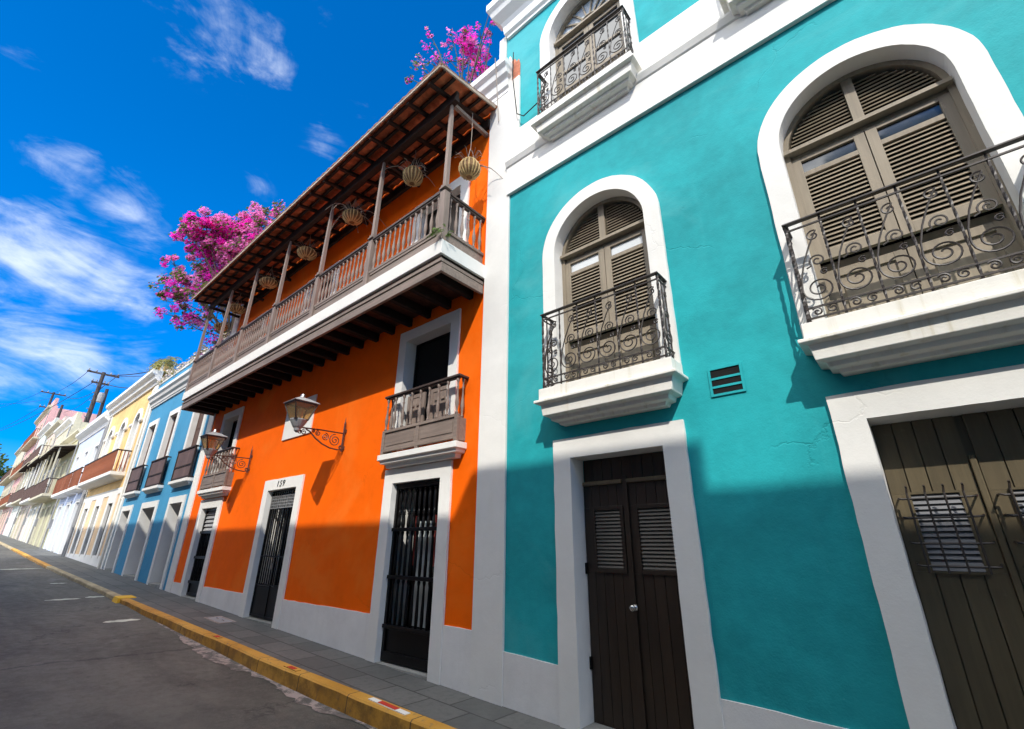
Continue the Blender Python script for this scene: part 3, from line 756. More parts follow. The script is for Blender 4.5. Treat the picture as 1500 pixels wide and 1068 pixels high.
# ------------------------------------------------------------------ the orange house
def small_balcony(house, x0, x1, z, wood_v=TAUPE_V, wood_h=TAUPE, d=.17, zt=1.0, spindles=9, white=WHITE):
    b = MB(); b.slab(x0, x1, [(d+.045, z, 0), (d+.045, z-.085, 0), (d+.01, z-.10, -.03), (d+.005, z-.14, -.04), (d-.05, z-.15, -.10), (d-.06, z-.205, -.12)]); s = b.build('balcony', white, house, bevel=.005)
    b = MB(); h = zt
    b.box(x0+.01, x1-.01, -d-.035, -d+.05, z+h-.035, z+h); b.box(x0+.03, x1-.03, -d-.015, -d+.03, z+h-.06, z+h-.036)
    for x in (x0+.05, x1-.05): b.box(x-.035, x+.035, -d+.051, 0, z+h-.034, z+h-.001)
    b.build('handrail', RAIL_WOOD, s, bevel=.006)
    b = MB()
    zp = z+.36
    for x in (x0+.06, x1-.06):
        b.box(x-.03, x+.03, -d-.02, -d+.035, z, zp+.04); b.box(x-.02, x+.02, -d+.036, 0, z+.03, zp)
    b.box((x0+x1)/2-.035, (x0+x1)/2+.035, -d-.012, -d+.03, z+.0, zp)
    b.box(x0+.09, x1-.09, -d-.016, -d+.032, zp, zp+.045)
    b.box(x0+.09, x1-.09, -d-.014, -d+.03, z+.05, z+.10)
    b.build('frame_rails', wood_h, s, bevel=.004)
    b = MB()
    cx = (x0+x1)/2
    for a, c in ((x0+.09, cx-.035), (cx+.035, x1-.09)):
        b.box(a, c, -d+.004, -d+.02, z+.1, zp); b.box(a+.05, c-.05, -d-.004, -d+.0035, z+.14, zp-.05)
    b.build('lower_panel', wood_h, s, bevel=.004)
    first = None
    if spindles:
        for i in range(spindles):
            x = x0+.075+(x1-x0-.15)*i/(spindles-1)
            if first is None:
                b = MB(); b.lathe(x, -d+.008, baluster_profile(zp+.045, z+h-.06, .030), 8); first = b.build('baluster', wood_v, s, smooth=True); X0 = x
            else: copy_of(first, s, (x-X0, 0, 0))
        for x in (x0+.06, x1-.06):
            b = MB(); b.lathe(x, -d*.42, baluster_profile(zp, z+h-.036, .028), 8); b.build('baluster', wood_v, s, smooth=True)
    return s

def orange_house():
    XA, XB = -15.83, -4.44
    H = root('orange_house', ((XA+XB)/2, 0, gz((XA+XB)/2)), 'bright orange house with a long timber gallery under a clay tile roof', 'house')
    ZT = 9.62; zlow = gz(XB)-.4
    D1 = (-6.33, -5.19, 2.69); D2 = (-10.92, -9.60, 2.88); D3 = (-14.88, -13.78, 2.67)
    W1 = (-6.34, -5.17, 3.22, 5.17); W3 = (-14.76, -13.76, 3.22, 5.12)
    U = ((-6.32, -5.14), (-10.80, -9.60), (-14.75, -13.62)); zu0, zu1 = 5.75, 8.03
    hole = lambda a, c, z0, z1: rect(a-.04, c+.04, z0, z1+.04)
    holes = [hole(a, c, zlow+.1, z) for a, c, z in (D1, D2, D3)] + [hole(*W1), hole(*W3)] + [hole(a, c, zu0, zu1) for a, c in U]
    wall('wall', rect(XA, XB, zlow, ZT), holes, ORANGE, H)
    house_body(H, XA, XB, 9.5, ORANGE, y0=.9, z0=zlow)
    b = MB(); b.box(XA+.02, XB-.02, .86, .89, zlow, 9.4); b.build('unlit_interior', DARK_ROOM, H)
    # white corner strips and plinth
    b = MB(); b.prism_y([(-4.445, gz(-4.4)-.3), (-3.95, gz(-3.95)-.3), (-3.95, 7.0), (-3.97, 9.6), (-4.445, 9.6)], -.03, .3)
    b.build('corner_strip', WHITE, H)
    b = MB(); b.box(-16.28, XA+.005, -.03, .3, gz(-16)-.3, 9.2); b.build('corner_strip', WHITE, H)
    b = MB()
    zp = .835
    for a, c in ((XB-.001, D1[1]+.22), (D1[0]-.22, D2[1]+.22), (D2[0]-.22, D3[1]+.24), (D3[0]-.24, XA)):
        ragged(a, c, zp, zp, .018).build('plinth', PLINTH_WHITE, H)
    # parapet cornice behind the gallery roof
    b = MB(); b.slab(XA, -4.02, [(.26, 10.16, .12), (.26, 10.02, .12), (.20, 9.96, .10), (.17, 9.86, .09), (.10, 9.80, .05), (.08, 9.64, .04), (.04, 9.60, .02), (.04, 9.52, .02)]); b.build('cornice', WHITE, H, bevel=.005)
    # ---- street doors
    def spindle_door():
        x0, x1, z1 = D1; y = .09; zb = gz(-6.3)+.02
        b = MB(); frame(b, x0, x1, zb, z1, .05, y-.03, y+.04, .085, .12)
        b.box(x0, x1, y-.05, y+.045, z1-.035, z1)
        for z in (2.0, 1.34, .70): b.box(x0-.0, x1, y-.055, y+.035, z-.025, z+.025)
        b.box(x0+.05, x1-.05, y+.0, y+.02, zb+.12, .675)
        d = b.build('door', BLACK, H, bevel=.004)
        surround(d, x0, x1, gz(x1)-.3, z1, .225, recess=.47)
        n = 9; f = None
        for i in range(n):
            x = x0+.10+(x1-x0-.2)*i/(n-1)
            if f is None:
                b = MB()
                b.lathe(x, y, [(.026, 2.60), (.03, 2.585), (.014, 2.565), (.024, 2.52), (.025, 2.45), (.017, 2.30), (.014, 2.27), (.028, 2.255), (.014, 2.24), (.028, 2.225), (.014, 2.21), (.022, 2.16), (.027, 2.08), (.022, 2.02)][::-1], 9)
                b.lathe(x, y, [(.02, 1.365), (.024, 1.5), (.018, 1.75), (.014, 1.9), (.024, 1.95), (.02, 1.975)], 8)
                b.lathe(x, y, [(.02, .725), (.025, .85), (.018, 1.1), (.014, 1.24), (.024, 1.29), (.02, 1.315)], 8)
                f = b.build('spindle', BLACK, d, smooth=True); X0 = x
            else: copy_of(f, d, (x-X0, 0, 0))
        b = MB()
        for xa, xb in ((x0+.42, x0+.50), (x0+.54, x0+.62), (x0+.66, x0+.73), (x0+.90, x0+.99)): b.box(xa, xb, y+.14, y+.15, .72, 2.12)
        b.build('curtain', CLOTH_PALE, d)
        b = MB()
        for xa, xb in ((x0+.33, x0+.38), (x0+.78, x0+.87)): b.box(xa, xb, y+.14, y+.15, 1.5, 2.2)
        b.build('curtain', CLOTH_RED, d)
        b = MB(); b.loft([[(x, -.02, gz(x)-.2), (x, -.02, gz(-6.3)+.0), (x, .3, gz(-6.3)+.02), (x, .3, gz(x)-.2)] for x in (x0+.003, x1-.003)]); b.build('threshold', STONE, d)
    spindle_door()
    def numbered_gate():
        x0, x1, z1 = D2; y = .10; zb = gz(x0)+.03
        b = MB(); frame(b, x0, x1, zb, z1, .035, y-.02, y+.02)
        for z in (2.50, 2.76, 1.55, 1.02): b.box(x0+.035, x1-.035, y-.016, y+.016, z-.012, z+.012)
        b.box((x0+x1)/2-.02, (x0+x1)/2+.02, y-.018, y+.018, zb, 2.49)
        b.box(x0+.036, x1-.036, y-.004, y+.004, zb+.03, 1.0)
        d = b.build('door', BLACK, H)
        surround(d, x0, x1, gz(x1)-.3, z1, .225, recess=.47)
        b = MB()
        for i in range(13): x = x0+.06+(x1-x0-.12)*i/12; b.box(x-.009, x+.009, y-.009, y+.009, 1.03, z1-.03)
        b.build('gate_bars', BLACK, d)
        b = MB(); fine = 22
        for i in range(fine): x = x0+.05+(x1-x0-.1)*i/(fine-1); b.box(x-.004, x+.004, y-.03, y-.022, 2.51, 2.75)
        for z in (2.505, 2.57, 2.63, 2.69, 2.755): b.box(x0+.04, x1-.04, y-.031, y-.021, z-.005, z+.005)
        b.build('transom_grille', GREYMETAL, d)
        b = MB(); b.box(x0+.16, x0+.34, .52, .54, .9, 2.35); b.box(x0+.40, x0+.52, .50, .52, 1.3, 2.45); b.build('inner_door', WHITE, d)
        b = MB(); b.box(x0+.72, x1-.1, .55, .57, .9, 2.3); b.build('inner_door', TAN_WOOD, d)
        b = MB(); b.bar((x0+.2, .3, 2.45), (x1-.1, .3, 1.75), .05); b.build('stair_rail', BLACK, d)
        b = MB(); b.tube([(x1-.62, y-.03, 1.30), (x1-.62, y-.06, 1.31), (x1-.62, y-.06, 1.42), (x1-.62, y-.03, 1.43)], .008); b.build('handle', STEEL, d)
        b = MB(); b.loft([[(x, -.02, gz(x)-.2), (x, -.02, gz(x0)+.0), (x, .3, gz(x0)+.02), (x, .3, gz(x)-.2)] for x in (x0+.003, x1-.003)]); b.build('threshold', STONE, d)
    numbered_gate()
    def slatted_door():
        x0, x1, z1 = D3; y = .10; zb = gz(x0)+.03
        b = MB(); frame(b, x0, x1, zb, z1, .06, y-.02, y+.05)
        for z in (2.07, 1.46, .88): b.box(x0, x1, y-.05, y+.04, z-.03, z+.03)
        b.box(x0+.06, x1-.06, y+.01, y+.03, zb, 2.04)
        d = b.build('door', BLACK, H)
        surround(d, x0, x1, gz(x1)-.3, z1, .235, recess=.47)
        b = MB(); slats(b, x0+.06, x1-.06, 2.11, z1-.06, y-.01, .085, .05); b.build('louvres', GREYMETAL, d)
        b = MB()
        for i in range(6): x = x0+.16+(x1-x0-.32)*i/5; b.lathe(x, y-.01, [(.018, .92), (.024, 1.1), (.014, 1.35), (.02, 1.42)], 8); b.lathe(x, y-.01, [(.018, 1.5), (.024, 1.7), (.014, 1.95), (.02, 2.03)], 8)
        b.build('spindles', BLACK, d)
        b = MB(); b.loft([[(x, -.02, gz(x)-.2), (x, -.02, gz(x0)+.0), (x, .3, gz(x0)+.02), (x, .3, gz(x)-.2)] for x in (x0+.003, x1-.003)]); b.build('threshold', STONE, d)
    slatted_door()
    # ---- first-floor windows with small balconies
    for (x0, x1, z0, z1), bx in ((W1, (-6.56, -4.70)), (W3, (-14.72, -13.02))):
        if bx[0] < -10: bx = (-15.0, -13.2)
        b = MB(); y = .19
        frame(b, x0, x1, z0, z1, .03, y, y+.03); w = b.build('window', BLACK, H)
        surround(w, x0, x1, z0, z1, .20, recess=.23)
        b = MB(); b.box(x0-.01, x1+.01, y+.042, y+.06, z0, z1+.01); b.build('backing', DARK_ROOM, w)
        b = MB()      # low inner leaves folded back behind the balusters
        for a, c in ((x0+.05, x0+.5), (x1-.52, x1-.05)):
            frame(b, a, c, z0, z0+.93, .06, .08, .11); b.box(a+.06, c-.06, .09, .10, z0, z0+.93)
            for k in (.33, .66): b.box(a+(c-a)*k-.04, a+(c-a)*k+.04, .068, .079, z0+.72, z0+.75)
        b.build('low_shutter', TAUPE_V, w)
        small_balcony(H, bx[0], bx[1], 3.13)
    # ---- upper doors onto the gallery
    for a, c in U:
        b = MB(); frame(b, a, c, zu0, zu1, .06, .12, .17); b.box((a+c)/2-.03, (a+c)/2+.03, .13, .16, zu0, zu1)
        planks(b, a+.06, c-.06, .15, .165, zu0, zu1-.06, 8)
        d = b.build('door', BROWN, H); surround(d, a, c, zu0, zu1, .21, recess=.2)
    # blind white panel behind the lantern
    b = MB(); b.box(-10.74, -9.44, -.028, .02, 3.97, 4.82); b.build('blind_panel', WHITE, H, bevel=.006)
    # house number
    fc = bpy.data.curves.new('house_number', 'FONT'); fc.body = '159'; fc.size = .185; fc.shear = .2; fc.extrude = .006; fc.space_character = 1.25; fc.offset = -.004
    fo = bpy.data.objects.new('tmp_text', fc); COL.objects.link(fo)
    me = bpy.data.meshes.new_from_object(fo.evaluated_get(bpy.context.evaluated_depsgraph_get())); bpy.data.objects.remove(fo)
    me.transform(Matrix.Translation((-10.52, -.042, 2.935)) @ Matrix.Diagonal((1.15, 1, 1, 1)) @ Matrix.Rotation(R(90), 4, 'X'))
    me.materials.clear(); me.materials.append(BLACK)
    no = bpy.data.objects.new('house_number', me); COL.objects.link(no); child(no, H)

    # ---- the long gallery
    d = .93; x0, x1 = -15.93, -4.45
    posts = [-4.53, -6.49, -8.40, -10.40, -12.27, -14.06, -15.86]
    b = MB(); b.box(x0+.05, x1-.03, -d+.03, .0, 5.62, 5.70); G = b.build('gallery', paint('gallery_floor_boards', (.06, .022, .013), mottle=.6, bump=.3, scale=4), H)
    b = MB(); b.slab(x0, x1, [(d+.01, 5.955, .01), (d+.01, 5.715, .01)]); b.build('white_fascia', WHITE, G, bevel=.006)
    b = MB(); b.slab(x0+.03, x1-.03, [(d-.045, 5.714, 0), (d-.045, 5.656, 0)]); b.build('shadow_gap', DARK_WOOD, G)  # dark strip colouring in the shade of the gap below the fascia
    b = MB()
    for (z0, z1, dd) in ((5.60, 5.655, d-.015), (5.44, 5.585, d-.03)):
        b.box(x0+.01, x1-.01, -dd, -dd+.05, z0, z1)
        for x in (x0+.01, x1-.06): b.box(x, x+.05, -dd+.051, -.035 if x > -10 else 0, z0, z1)
    b.box(x0+.03, x1-.03, -d+.05, -d+.08, 5.56, 5.62)
    b.build('timber_fascia', TAUPE, G, bevel=.004)
    f = None; n = 22
    for i in range(n):
        x = x0+.30+(x1-x0-.6)*i/(n-1)
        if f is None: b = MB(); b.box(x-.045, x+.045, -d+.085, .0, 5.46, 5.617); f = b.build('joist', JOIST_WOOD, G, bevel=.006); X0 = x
        else: copy_of(f, G, (x-X0, 0, 0))
    # railing
    zr0, zr1 = 6.24, 6.86; yr = -.875
    b = MB(); b.box(x0+.06, x1-.06, yr-.045, yr+.045, 6.90, 6.945); b.box(x0+.07, x1-.07, yr-.028, yr+.028, 6.865, 6.899)
    for x in (x0+.1, x1-.09): b.box(x-.045, x+.045, yr+.046, -.0, 6.90, 6.944); b.box(x-.028, x+.028, yr+.046, .0, 6.865, 6.899)
    b.build('handrail', RAIL_WOOD, G, bevel=.005)
    b = MB(); b.box(x0+.07, x1-.07, yr-.032, yr+.032, 6.185, 6.235)
    for x in (x0+.1, x1-.09): b.box(x-.032, x+.032, yr+.033, 0, 6.185, 6.235)
    b.box(x0+.06, x1-.06, yr-.012, yr+.012, 5.957, 6.184)
    for x in (x0+.1, x1-.09): b.box(x-.012, x+.012, yr+.013, 0, 5.957, 6.184)
    for p, q in zip(posts, posts[1:]):
        b.box(q+.09, p-.09, yr-.026, yr-.013, 6.135, 6.175); b.box(q+.09, p-.09, yr-.024, yr-.013, 5.96, 6.02)
    b.build('skirting_rail', TAUPE, G, bevel=.003)
    f = None; nb = 0
    for p, q in zip(posts, posts[1:]):
        k = 13
        for i in range(1, k+1):
            x = q+(p-q)*i/(k+1)
            if f is None: b = MB(); b.lathe(x, yr, baluster_profile(zr0, 6.863, .030), 8); f = b.build('baluster', TAUPE_V, G, smooth=True); X0 = x
            else: copy_of(f, G, (x-X0, 0, 0))
    for i in range(1, 7):
        y = yr*(1-i/6.6)
        b = MB(); b.lathe(x1-.09, y, baluster_profile(zr0, 6.863, .030), 8); b.build('baluster', TAUPE_V, G, smooth=True)
        b = MB(); b.lathe(x0+.1, y, baluster_profile(zr0, 6.863, .030), 6); b.build('baluster', TAUPE_V, G, smooth=True)
    # posts: square pedestal, cap, slender tapering shaft
    f = None
    for x in posts:
        if f is None:
            b = MB(); b.box(x-.06, x+.06, yr-.055, yr+.055, 5.957, 6.899); b.box(x-.075, x+.075, yr-.07, yr+.07, 6.946, 6.975); b.box(x-.055, x+.055, yr-.055, yr+.055, 6.976, 7.03)
            b.loft([[(x-w, yr-w, z), (x+w, yr-w, z), (x+w, yr+w, z), (x-w, yr+w, z)] for w, z in ((.036, 7.031), (.036, 7.12), (.031, 8.5), (.02, 8.78))])
            f = b.build('post', TAUPE_V, G, bevel=.004); X0 = x
        else: copy_of(f, G, (x-X0, 0, 0))
    # roof: tiles on battens on rafters
    xe0, xe1 = -16.2, -4.27; de = 1.36; z_e, z_w = 9.0, 9.30
    zz = lambda dd: z_w+(z_e-z_w)*dd/de          # underside of the tiles
    b = MB(); per = .21; n = int((xe1-xe0)/per*8); rows = []
    for dd, dz in ((0.02, 0), (.34, 0), (.36, .012), (.68, 0), (.70, .012), (1.02, 0), (1.04, .012), (de+.03, 0)):
        rows.append([(xe0+(xe1-xe0)*i/n, -dd, zz(dd)+dz+.03+.014*math.cos(2*math.pi*i/8)) for i in range(n+1)])
    b.loft(rows, closed=False, cap=False); rf = b.build('roof', CLAY, H)
    b = MB(); b.loft([[(x, y, z+.045) for x, y, z in r] for r in rows], closed=False, cap=False)
    e = rows[-1]; b.loft([e, [(x, y, z+.045) for x, y, z in e]], closed=False, cap=False); b.loft([[r[-1] for r in rows], [(r[-1][0], r[-1][1], r[-1][2]+.045) for r in rows]], closed=False, cap=False)
    b.build('top_tiles', CLAY_TOP, rf)
    f = None
    x = -4.62; i = 0
    while x > xe0+.1:
        if f is None:
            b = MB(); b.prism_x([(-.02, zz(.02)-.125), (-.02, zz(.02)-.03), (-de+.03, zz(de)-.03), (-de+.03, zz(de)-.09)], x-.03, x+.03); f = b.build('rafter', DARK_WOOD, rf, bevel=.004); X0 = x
        else: copy_of(f, rf, (x-X0, 0, 0))
        x -= .57
    for dd in (1.27, 1.05, .64, .43, .22):
        b = MB(); b.box(xe0+.03, xe1-.02, -dd-.024, -dd+.024, zz(dd)-.029, zz(dd)+.012); b.build('batten', DARK_WOOD, rf)
    b = MB(); b.box(x0+.0, x1+.05, yr-.045, yr+.045, 8.785, 8.875); b.box(x0, x1+.05, yr-.03, yr+.03, 8.876, zz(.87)-.10)
    b.box(x0, x1, -.07, 0, 8.96, 9.16); b.build('wall_plate', DARK_WOOD, rf)
    for x in posts:
        b = MB(); b.box(x-.03, x+.03, yr+.046, -.0, 8.79, 8.865); b.build('tie_beam', DARK_WOOD if x < -5 else TAUPE, rf)
    b = MB(); b.box(xe0, xe1, -de-.03, -de-.005, z_e-.03, z_e+.012); b.build('eave_board', paint('weathered_eave_board', (.34, .28, .22), mottle=.25, bump=.3, scale=5), rf)
    b = MB(); b.prism_x([(-.1, zz(.1)-.06), (-.1, zz(.1)+.02), (-de, z_e+.012), (-de, z_e-.03)], xe1, xe1+.025); b.build('eave_board', bpy.data.materials['weathered_eave_board'], rf)
orange_house()

# ------------------------------------------------------------------ wall lanterns
def wall_lantern(name, x, label):
    L = root(name, (x, 0, 3.65), label, 'wall lantern', 'bracket lanterns on the orange house')
    b = MB(); b.box(x-.018, x+.018, -.05, -.03, 3.40, 3.90); b.lathe(x, -.04, [(.012, 3.90), (.02, 3.93), (.01, 3.96), (.001, 4.06)], 8)
    b.box(x-.03, x+.03, -.03, .0, 3.44, 3.50); b.box(x-.03, x+.03, -.03, .0, 3.76, 3.82); b.build('wall_plate', BROWN_IRON, L)
    b = MB()
    b.tube([(x, -.04, 3.74), (x, -.5, 3.725), (x, -.86, 3.70)], .013, 6)
    curve = [(x, -.05, 3.44), (x, -.12, 3.42), (x, -.28, 3.43), (x, -.44, 3.48), (x, -.58, 3.56), (x, -.70, 3.66), (x, -.78, 3.69)]
    b.tube(curve, .013, 6)
    def sp(cy, cz, r0, a0, t): b.tube([(x, p, q) for p, q in spiral(cy, cz, r0, .012, a0, t, 26)], .009, 5)
    sp(-.20, 3.585, .115, math.pi/2, 2.1); sp(-.40, 3.615, .072, math.pi/2, -1.8); sp(-.54, 3.655, .05, math.pi/2, 1.6); sp(-.64, 3.68, .03, math.pi/2, -1.4)
    sp(-.80, 3.63, .05, math.pi/2, 1.3); sp(-.88, 3.62, .035, math.pi/2, -1.3); sp(-.07, 3.47, .04, 0, 1.5)
    b.build('bracket', BROWN_IRON, L)
    cy = -.93; z0, z1 = 3.82, 4.10; w0, w1 = .11, .20
    b = MB(); b.lathe(x, cy, [(.02, 3.60), (.05, 3.63), (.06, 3.67), (.085, 3.70), (.12, 3.76), (.145, 3.81), (.145, 3.826)], 14); b.build('lantern_base', GREYMETAL, L)
    b = MB(); bars = MB()
    for sx, sy in ((1, 1), (1, -1), (-1, -1), (-1, 1)):
        b.bar((x+sx*w0, cy+sy*w0, z0), (x+sx*w1, cy+sy*w1, z1), .02)
    for z, w in ((z0, w0), (z1, w1)):
        for s in (1, -1): b.bar((x-w, cy+s*w, z), (x+w, cy+s*w, z), .022); b.bar((x+s*w, cy-w, z), (x+s*w, cy+w, z), .022)
    b.build('lantern_frame', IRON, L)
    e = .006; a0, a1 = w0-.0, w1-.0
    for q in ([(x-a0, cy-a0, z0), (x+a0, cy-a0, z0), (x+a1, cy-a1, z1), (x-a1, cy-a1, z1)], [(x+a0, cy-a0, z0), (x+a0, cy+a0, z0), (x+a1, cy+a1, z1), (x+a1, cy-a1, z1)],
              [(x+a0, cy+a0, z0), (x-a0, cy+a0, z0), (x-a1, cy+a1, z1), (x+a1, cy+a1, z1)], [(x-a0, cy+a0, z0), (x-a0, cy-a0, z0), (x-a1, cy-a1, z1), (x-a1, cy+a1, z1)]):
        b = MB(); b.quad(*q); p = b.build('pane', AMBER_CLEAR, L)
    b = MB(); b.lathe(x, cy, [(.03, 3.83), (.03, 3.87), (.045, 3.90), (.05, 3.97), (.03, 4.03), (.001, 4.04)], 10); b.build('bulb', PALE_GLASS, L, smooth=True)
    b = MB(); k = lambda w, z: [(x-w, cy-w, z), (x+w, cy-w, z), (x+w, cy+w, z), (x-w, cy+w, z)]
    b.loft([k(w1+.02, z1+.012), k(w1+.035, z1+.02), k(w1+.01, z1+.04), k(.10, z1+.105), k(.055, z1+.12)]); b.build('cap', GREYMETAL, L, bevel=.004)
    b = MB(); b.lathe(x, cy, [(.05, z1+.121), (.05, z1+.15), (.03, z1+.155), (.045, z1+.18), (.02, z1+.20), (.001, z1+.205)], 10); b.build('finial', STEEL, L, smooth=True)
def amber():
    m, t, b = mat('amber_clear_glass')
    tr = t.add('ShaderNodeBsdfTransparent'); tr.inputs[0].default_value = (.85, .62, .34, 1)
    gl = t.add('ShaderNodeBsdfGlossy', i_Roughness=.06); df = t.add('ShaderNodeBsdfDiffuse'); df.inputs[0].default_value = (.5, .38, .2, 1)
    m1 = t.add('ShaderNodeMixShader'); m1.inputs[0].default_value = .22; t.link(tr.outputs[0], m1.inputs[1]); t.link(df.outputs[0], m1.inputs[2])
    m2 = t.add('ShaderNodeMixShader'); m2.inputs[0].default_value = .07; t.link(m1.outputs[0], m2.inputs[1]); t.link(gl.outputs[0], m2.inputs[2])
    t.link(m2.outputs[0], t.n['Material Output'].inputs[0]); return m
AMBER_CLEAR = amber()
wall_lantern('wall_lantern', -8.03, 'larger iron bracket lantern hanging before the white wall panel of the orange house')
wall_lantern('wall_lantern', -12.3, 'iron bracket lantern in front of the far small balcony of the orange house')

# ------------------------------------------------------------------ hanging baskets under the gallery roof
def basket(x, d, z, label, rx=.20, rz=.15, vines=0, seed=1, top=9.0, flowers=0):
    rnd = random.Random(seed)
    rx *= .88; rz *= .95
    B = root('hanging_basket', (x, -d, z), label, 'hanging basket', 'woven baskets hanging along the gallery')
    b = MB(); prof = []
    for i in range(11):
        a = -math.pi/2+math.pi*.80*i/10; prof.append((max(.02, rx*math.cos(a)*(1+.03*(i % 2))), z+rz*math.sin(a)))
    b.lathe(x, -d, prof, 20)
    b.build('bowl', WICKER_DARK, B); b = MB()
    for k in range(16):       # coarse canes running over the bowl
        a = 2*math.pi*k/16+rnd.uniform(-.06, .06); b.tube([(x+(r+.006)*math.cos(a), -d+(r+.006)*math.sin(a), zz+rnd.uniform(-.006, .006)) for r, zz in prof[1:]], .0135, 5)
    b.build('canes', WICKER, B); b = MB()
    for k in range(9+3*vines):   # wisps of dead plant poking out of the top
        a = rnd.uniform(0, 6.28); p = Vector((x+rx*.5*math.cos(a), -d+rx*.5*math.sin(a), prof[-1][1])); q = p+Vector((math.cos(a)*.12, math.sin(a)*.12, rnd.uniform(.02, .14))); b.tube([p, q, q+Vector((math.cos(a)*.06, math.sin(a)*.06, rnd.uniform(-.12, .03)))], .004, 4)
    b.build('wisps', ROPE, B)
    b = MB(); zr = prof[-1][1]; rr = prof[-1][0]
    b.tube([(x+rr*math.cos(2*math.pi*k/20), -d+rr*math.sin(2*math.pi*k/20), zr) for k in range(21)], .018, 6); b.build('rim', WICKER, B)
    b = MB()
    for k in range(3):
        a = 2*math.pi*k/3+seed; b.tube([(x+rr*math.cos(a), -d+rr*math.sin(a), zr), (x+.02*math.cos(a), -d+.02*math.sin(a), z+.42)], .006, 4)
    b.tube([(x, -d, z+.41), (x+.01, -d, (z+.42+top)/2), (x, -d, top)], .007, 4); b.build('hanger', ROPE, B)
    if vines:
        b = MB()
        for k in range(vines):
            a = rnd.uniform(0, 6.28); L = rnd.uniform(.25, .75); p = Vector((x+.08*math.cos(a), -d+.08*math.sin(a), z+.06)); v = Vector((math.cos(a)*.7, math.sin(a)*.7, rnd.uniform(.4, 1.1))); pts = [p.copy()]
            for j in range(6):
                p = p+v*L/6; v = v+Vector((rnd.uniform(-.25, .25), rnd.uniform(-.25, .25), -.42)); pts.append(p.copy())
            b.tube(pts, [.012-.0014*j for j in range(7)], 5)
        b.build('dry_stems', ROPE, B)
basket(-4.47, .45, 7.66, 'round woven basket on a long cord beside the white corner strip', .19, .19, 2, 1, 8.95)
basket(-5.95, .55, 8.34, 'deep woven basket with stubby dry stems, between the corner post and the next gallery post', .20, .19, 4, 5)
basket(-8.02, .58, 8.45, 'woven basket with long sprawling dry stems like spider legs', .22, .15, 11, 3)
basket(-10.10, .56, 8.46, 'shallow woven basket on three cords, next along after the one with spider-like stems', .24, .13, 0, 4)
basket(-12.2, .58, 8.44, 'shallow bare woven basket, between the shallow three-cord one and the flowered end of the gallery', .24, .13, 0, 7)
basket(-14.4, .56, 8.40, 'shallow woven basket next to last towards the pink-flowered end of the gallery', .24, .13, 0, 8)
basket(-15.75, .50, 8.25, 'small woven basket at the far end of the gallery against the bougainvillea', .20, .12, 0, 9)

# ------------------------------------------------------------------ the blue house
def panel_balcony(H, x0, x1, z, d=.13, wood_m=None, h=.98, white=WHITE):
    wm = wood_m or SHUTTER_BROWN
    b = MB(); b.slab(x0-.03, x1+.03, [(d+.06, z, 0), (d+.06, z-.09, 0), (d, z-.11, -.05), (d-.05, z-.18, -.09)]); s = b.build('balcony', white, H, bevel=.006)
    b = MB(); n = 5; zz = z+.02
    planks(b, x0+.03, x1-.03, -d+.0, -d+.03, z+.03, z+h-.06, 7, .004)
    b.build('panel_railing', wm, s)
    b = MB()
    b.box(x0, x1, -d-.03, -d+.05, z+h-.05, z+h); b.box(x0+.01, x1-.01, -d-.016, -d-.001, z+h*.40, z+h*.40+.05); b.box(x0+.01, x1-.01, -d-.016, -d-.001, z+.03, z+.08)
    for x in (x0, x1-.05): b.box(x, x+.05, -d-.02, -d+.0, z, z+h-.051)
    for x in (x0+.02, x1-.02): b.box(x-.012, x+.012, -d+.051, 0, z+h-.05, z+h-.01); b.box(x-.012, x+.012, -d+.031, 0, z+.03, z+.06)
    b.build('handrail', DARK_WOOD, s, bevel=.004)
    return s
def opening(H, kind, x0, x1, z0, z1, w, m, recess=.3, trim_m=WHITE, proud=.035, boards=6, cross=(), holes=None):
    "a door or window leaf with its surround; appends the hole it needs"
    b = MB(); y = recess-.06
    frame(b, x0, x1, z0, z1, .05, y, y+.05)
    planks(b, x0+.05, x1-.05, y+.015, y+.035, z0, z1-.05, boards)
    for k in cross: b.box(x0+.05, x1-.05, y+.004, y+.0149, z0+(z1-z0)*k-.03, z0+(z1-z0)*k+.03)
    b.box((x0+x1)/2-.02, (x0+x1)/2+.02, y-.002, y+.014, z0, z1-.05)
    d = b.build(kind, m, H)
    surround(d, x0, x1, z0, z1, w, trim_m, proud, recess)
    if holes is not None: holes.append(rect(x0-min(.03, w*.4), x1+min(.03, w*.4), z0, z1+min(.03, w*.4)))
    return d
SHUTTER_BROWN = wood('faded_brown_shutter', (.155, .095, .078), dark=.75, axis=2)
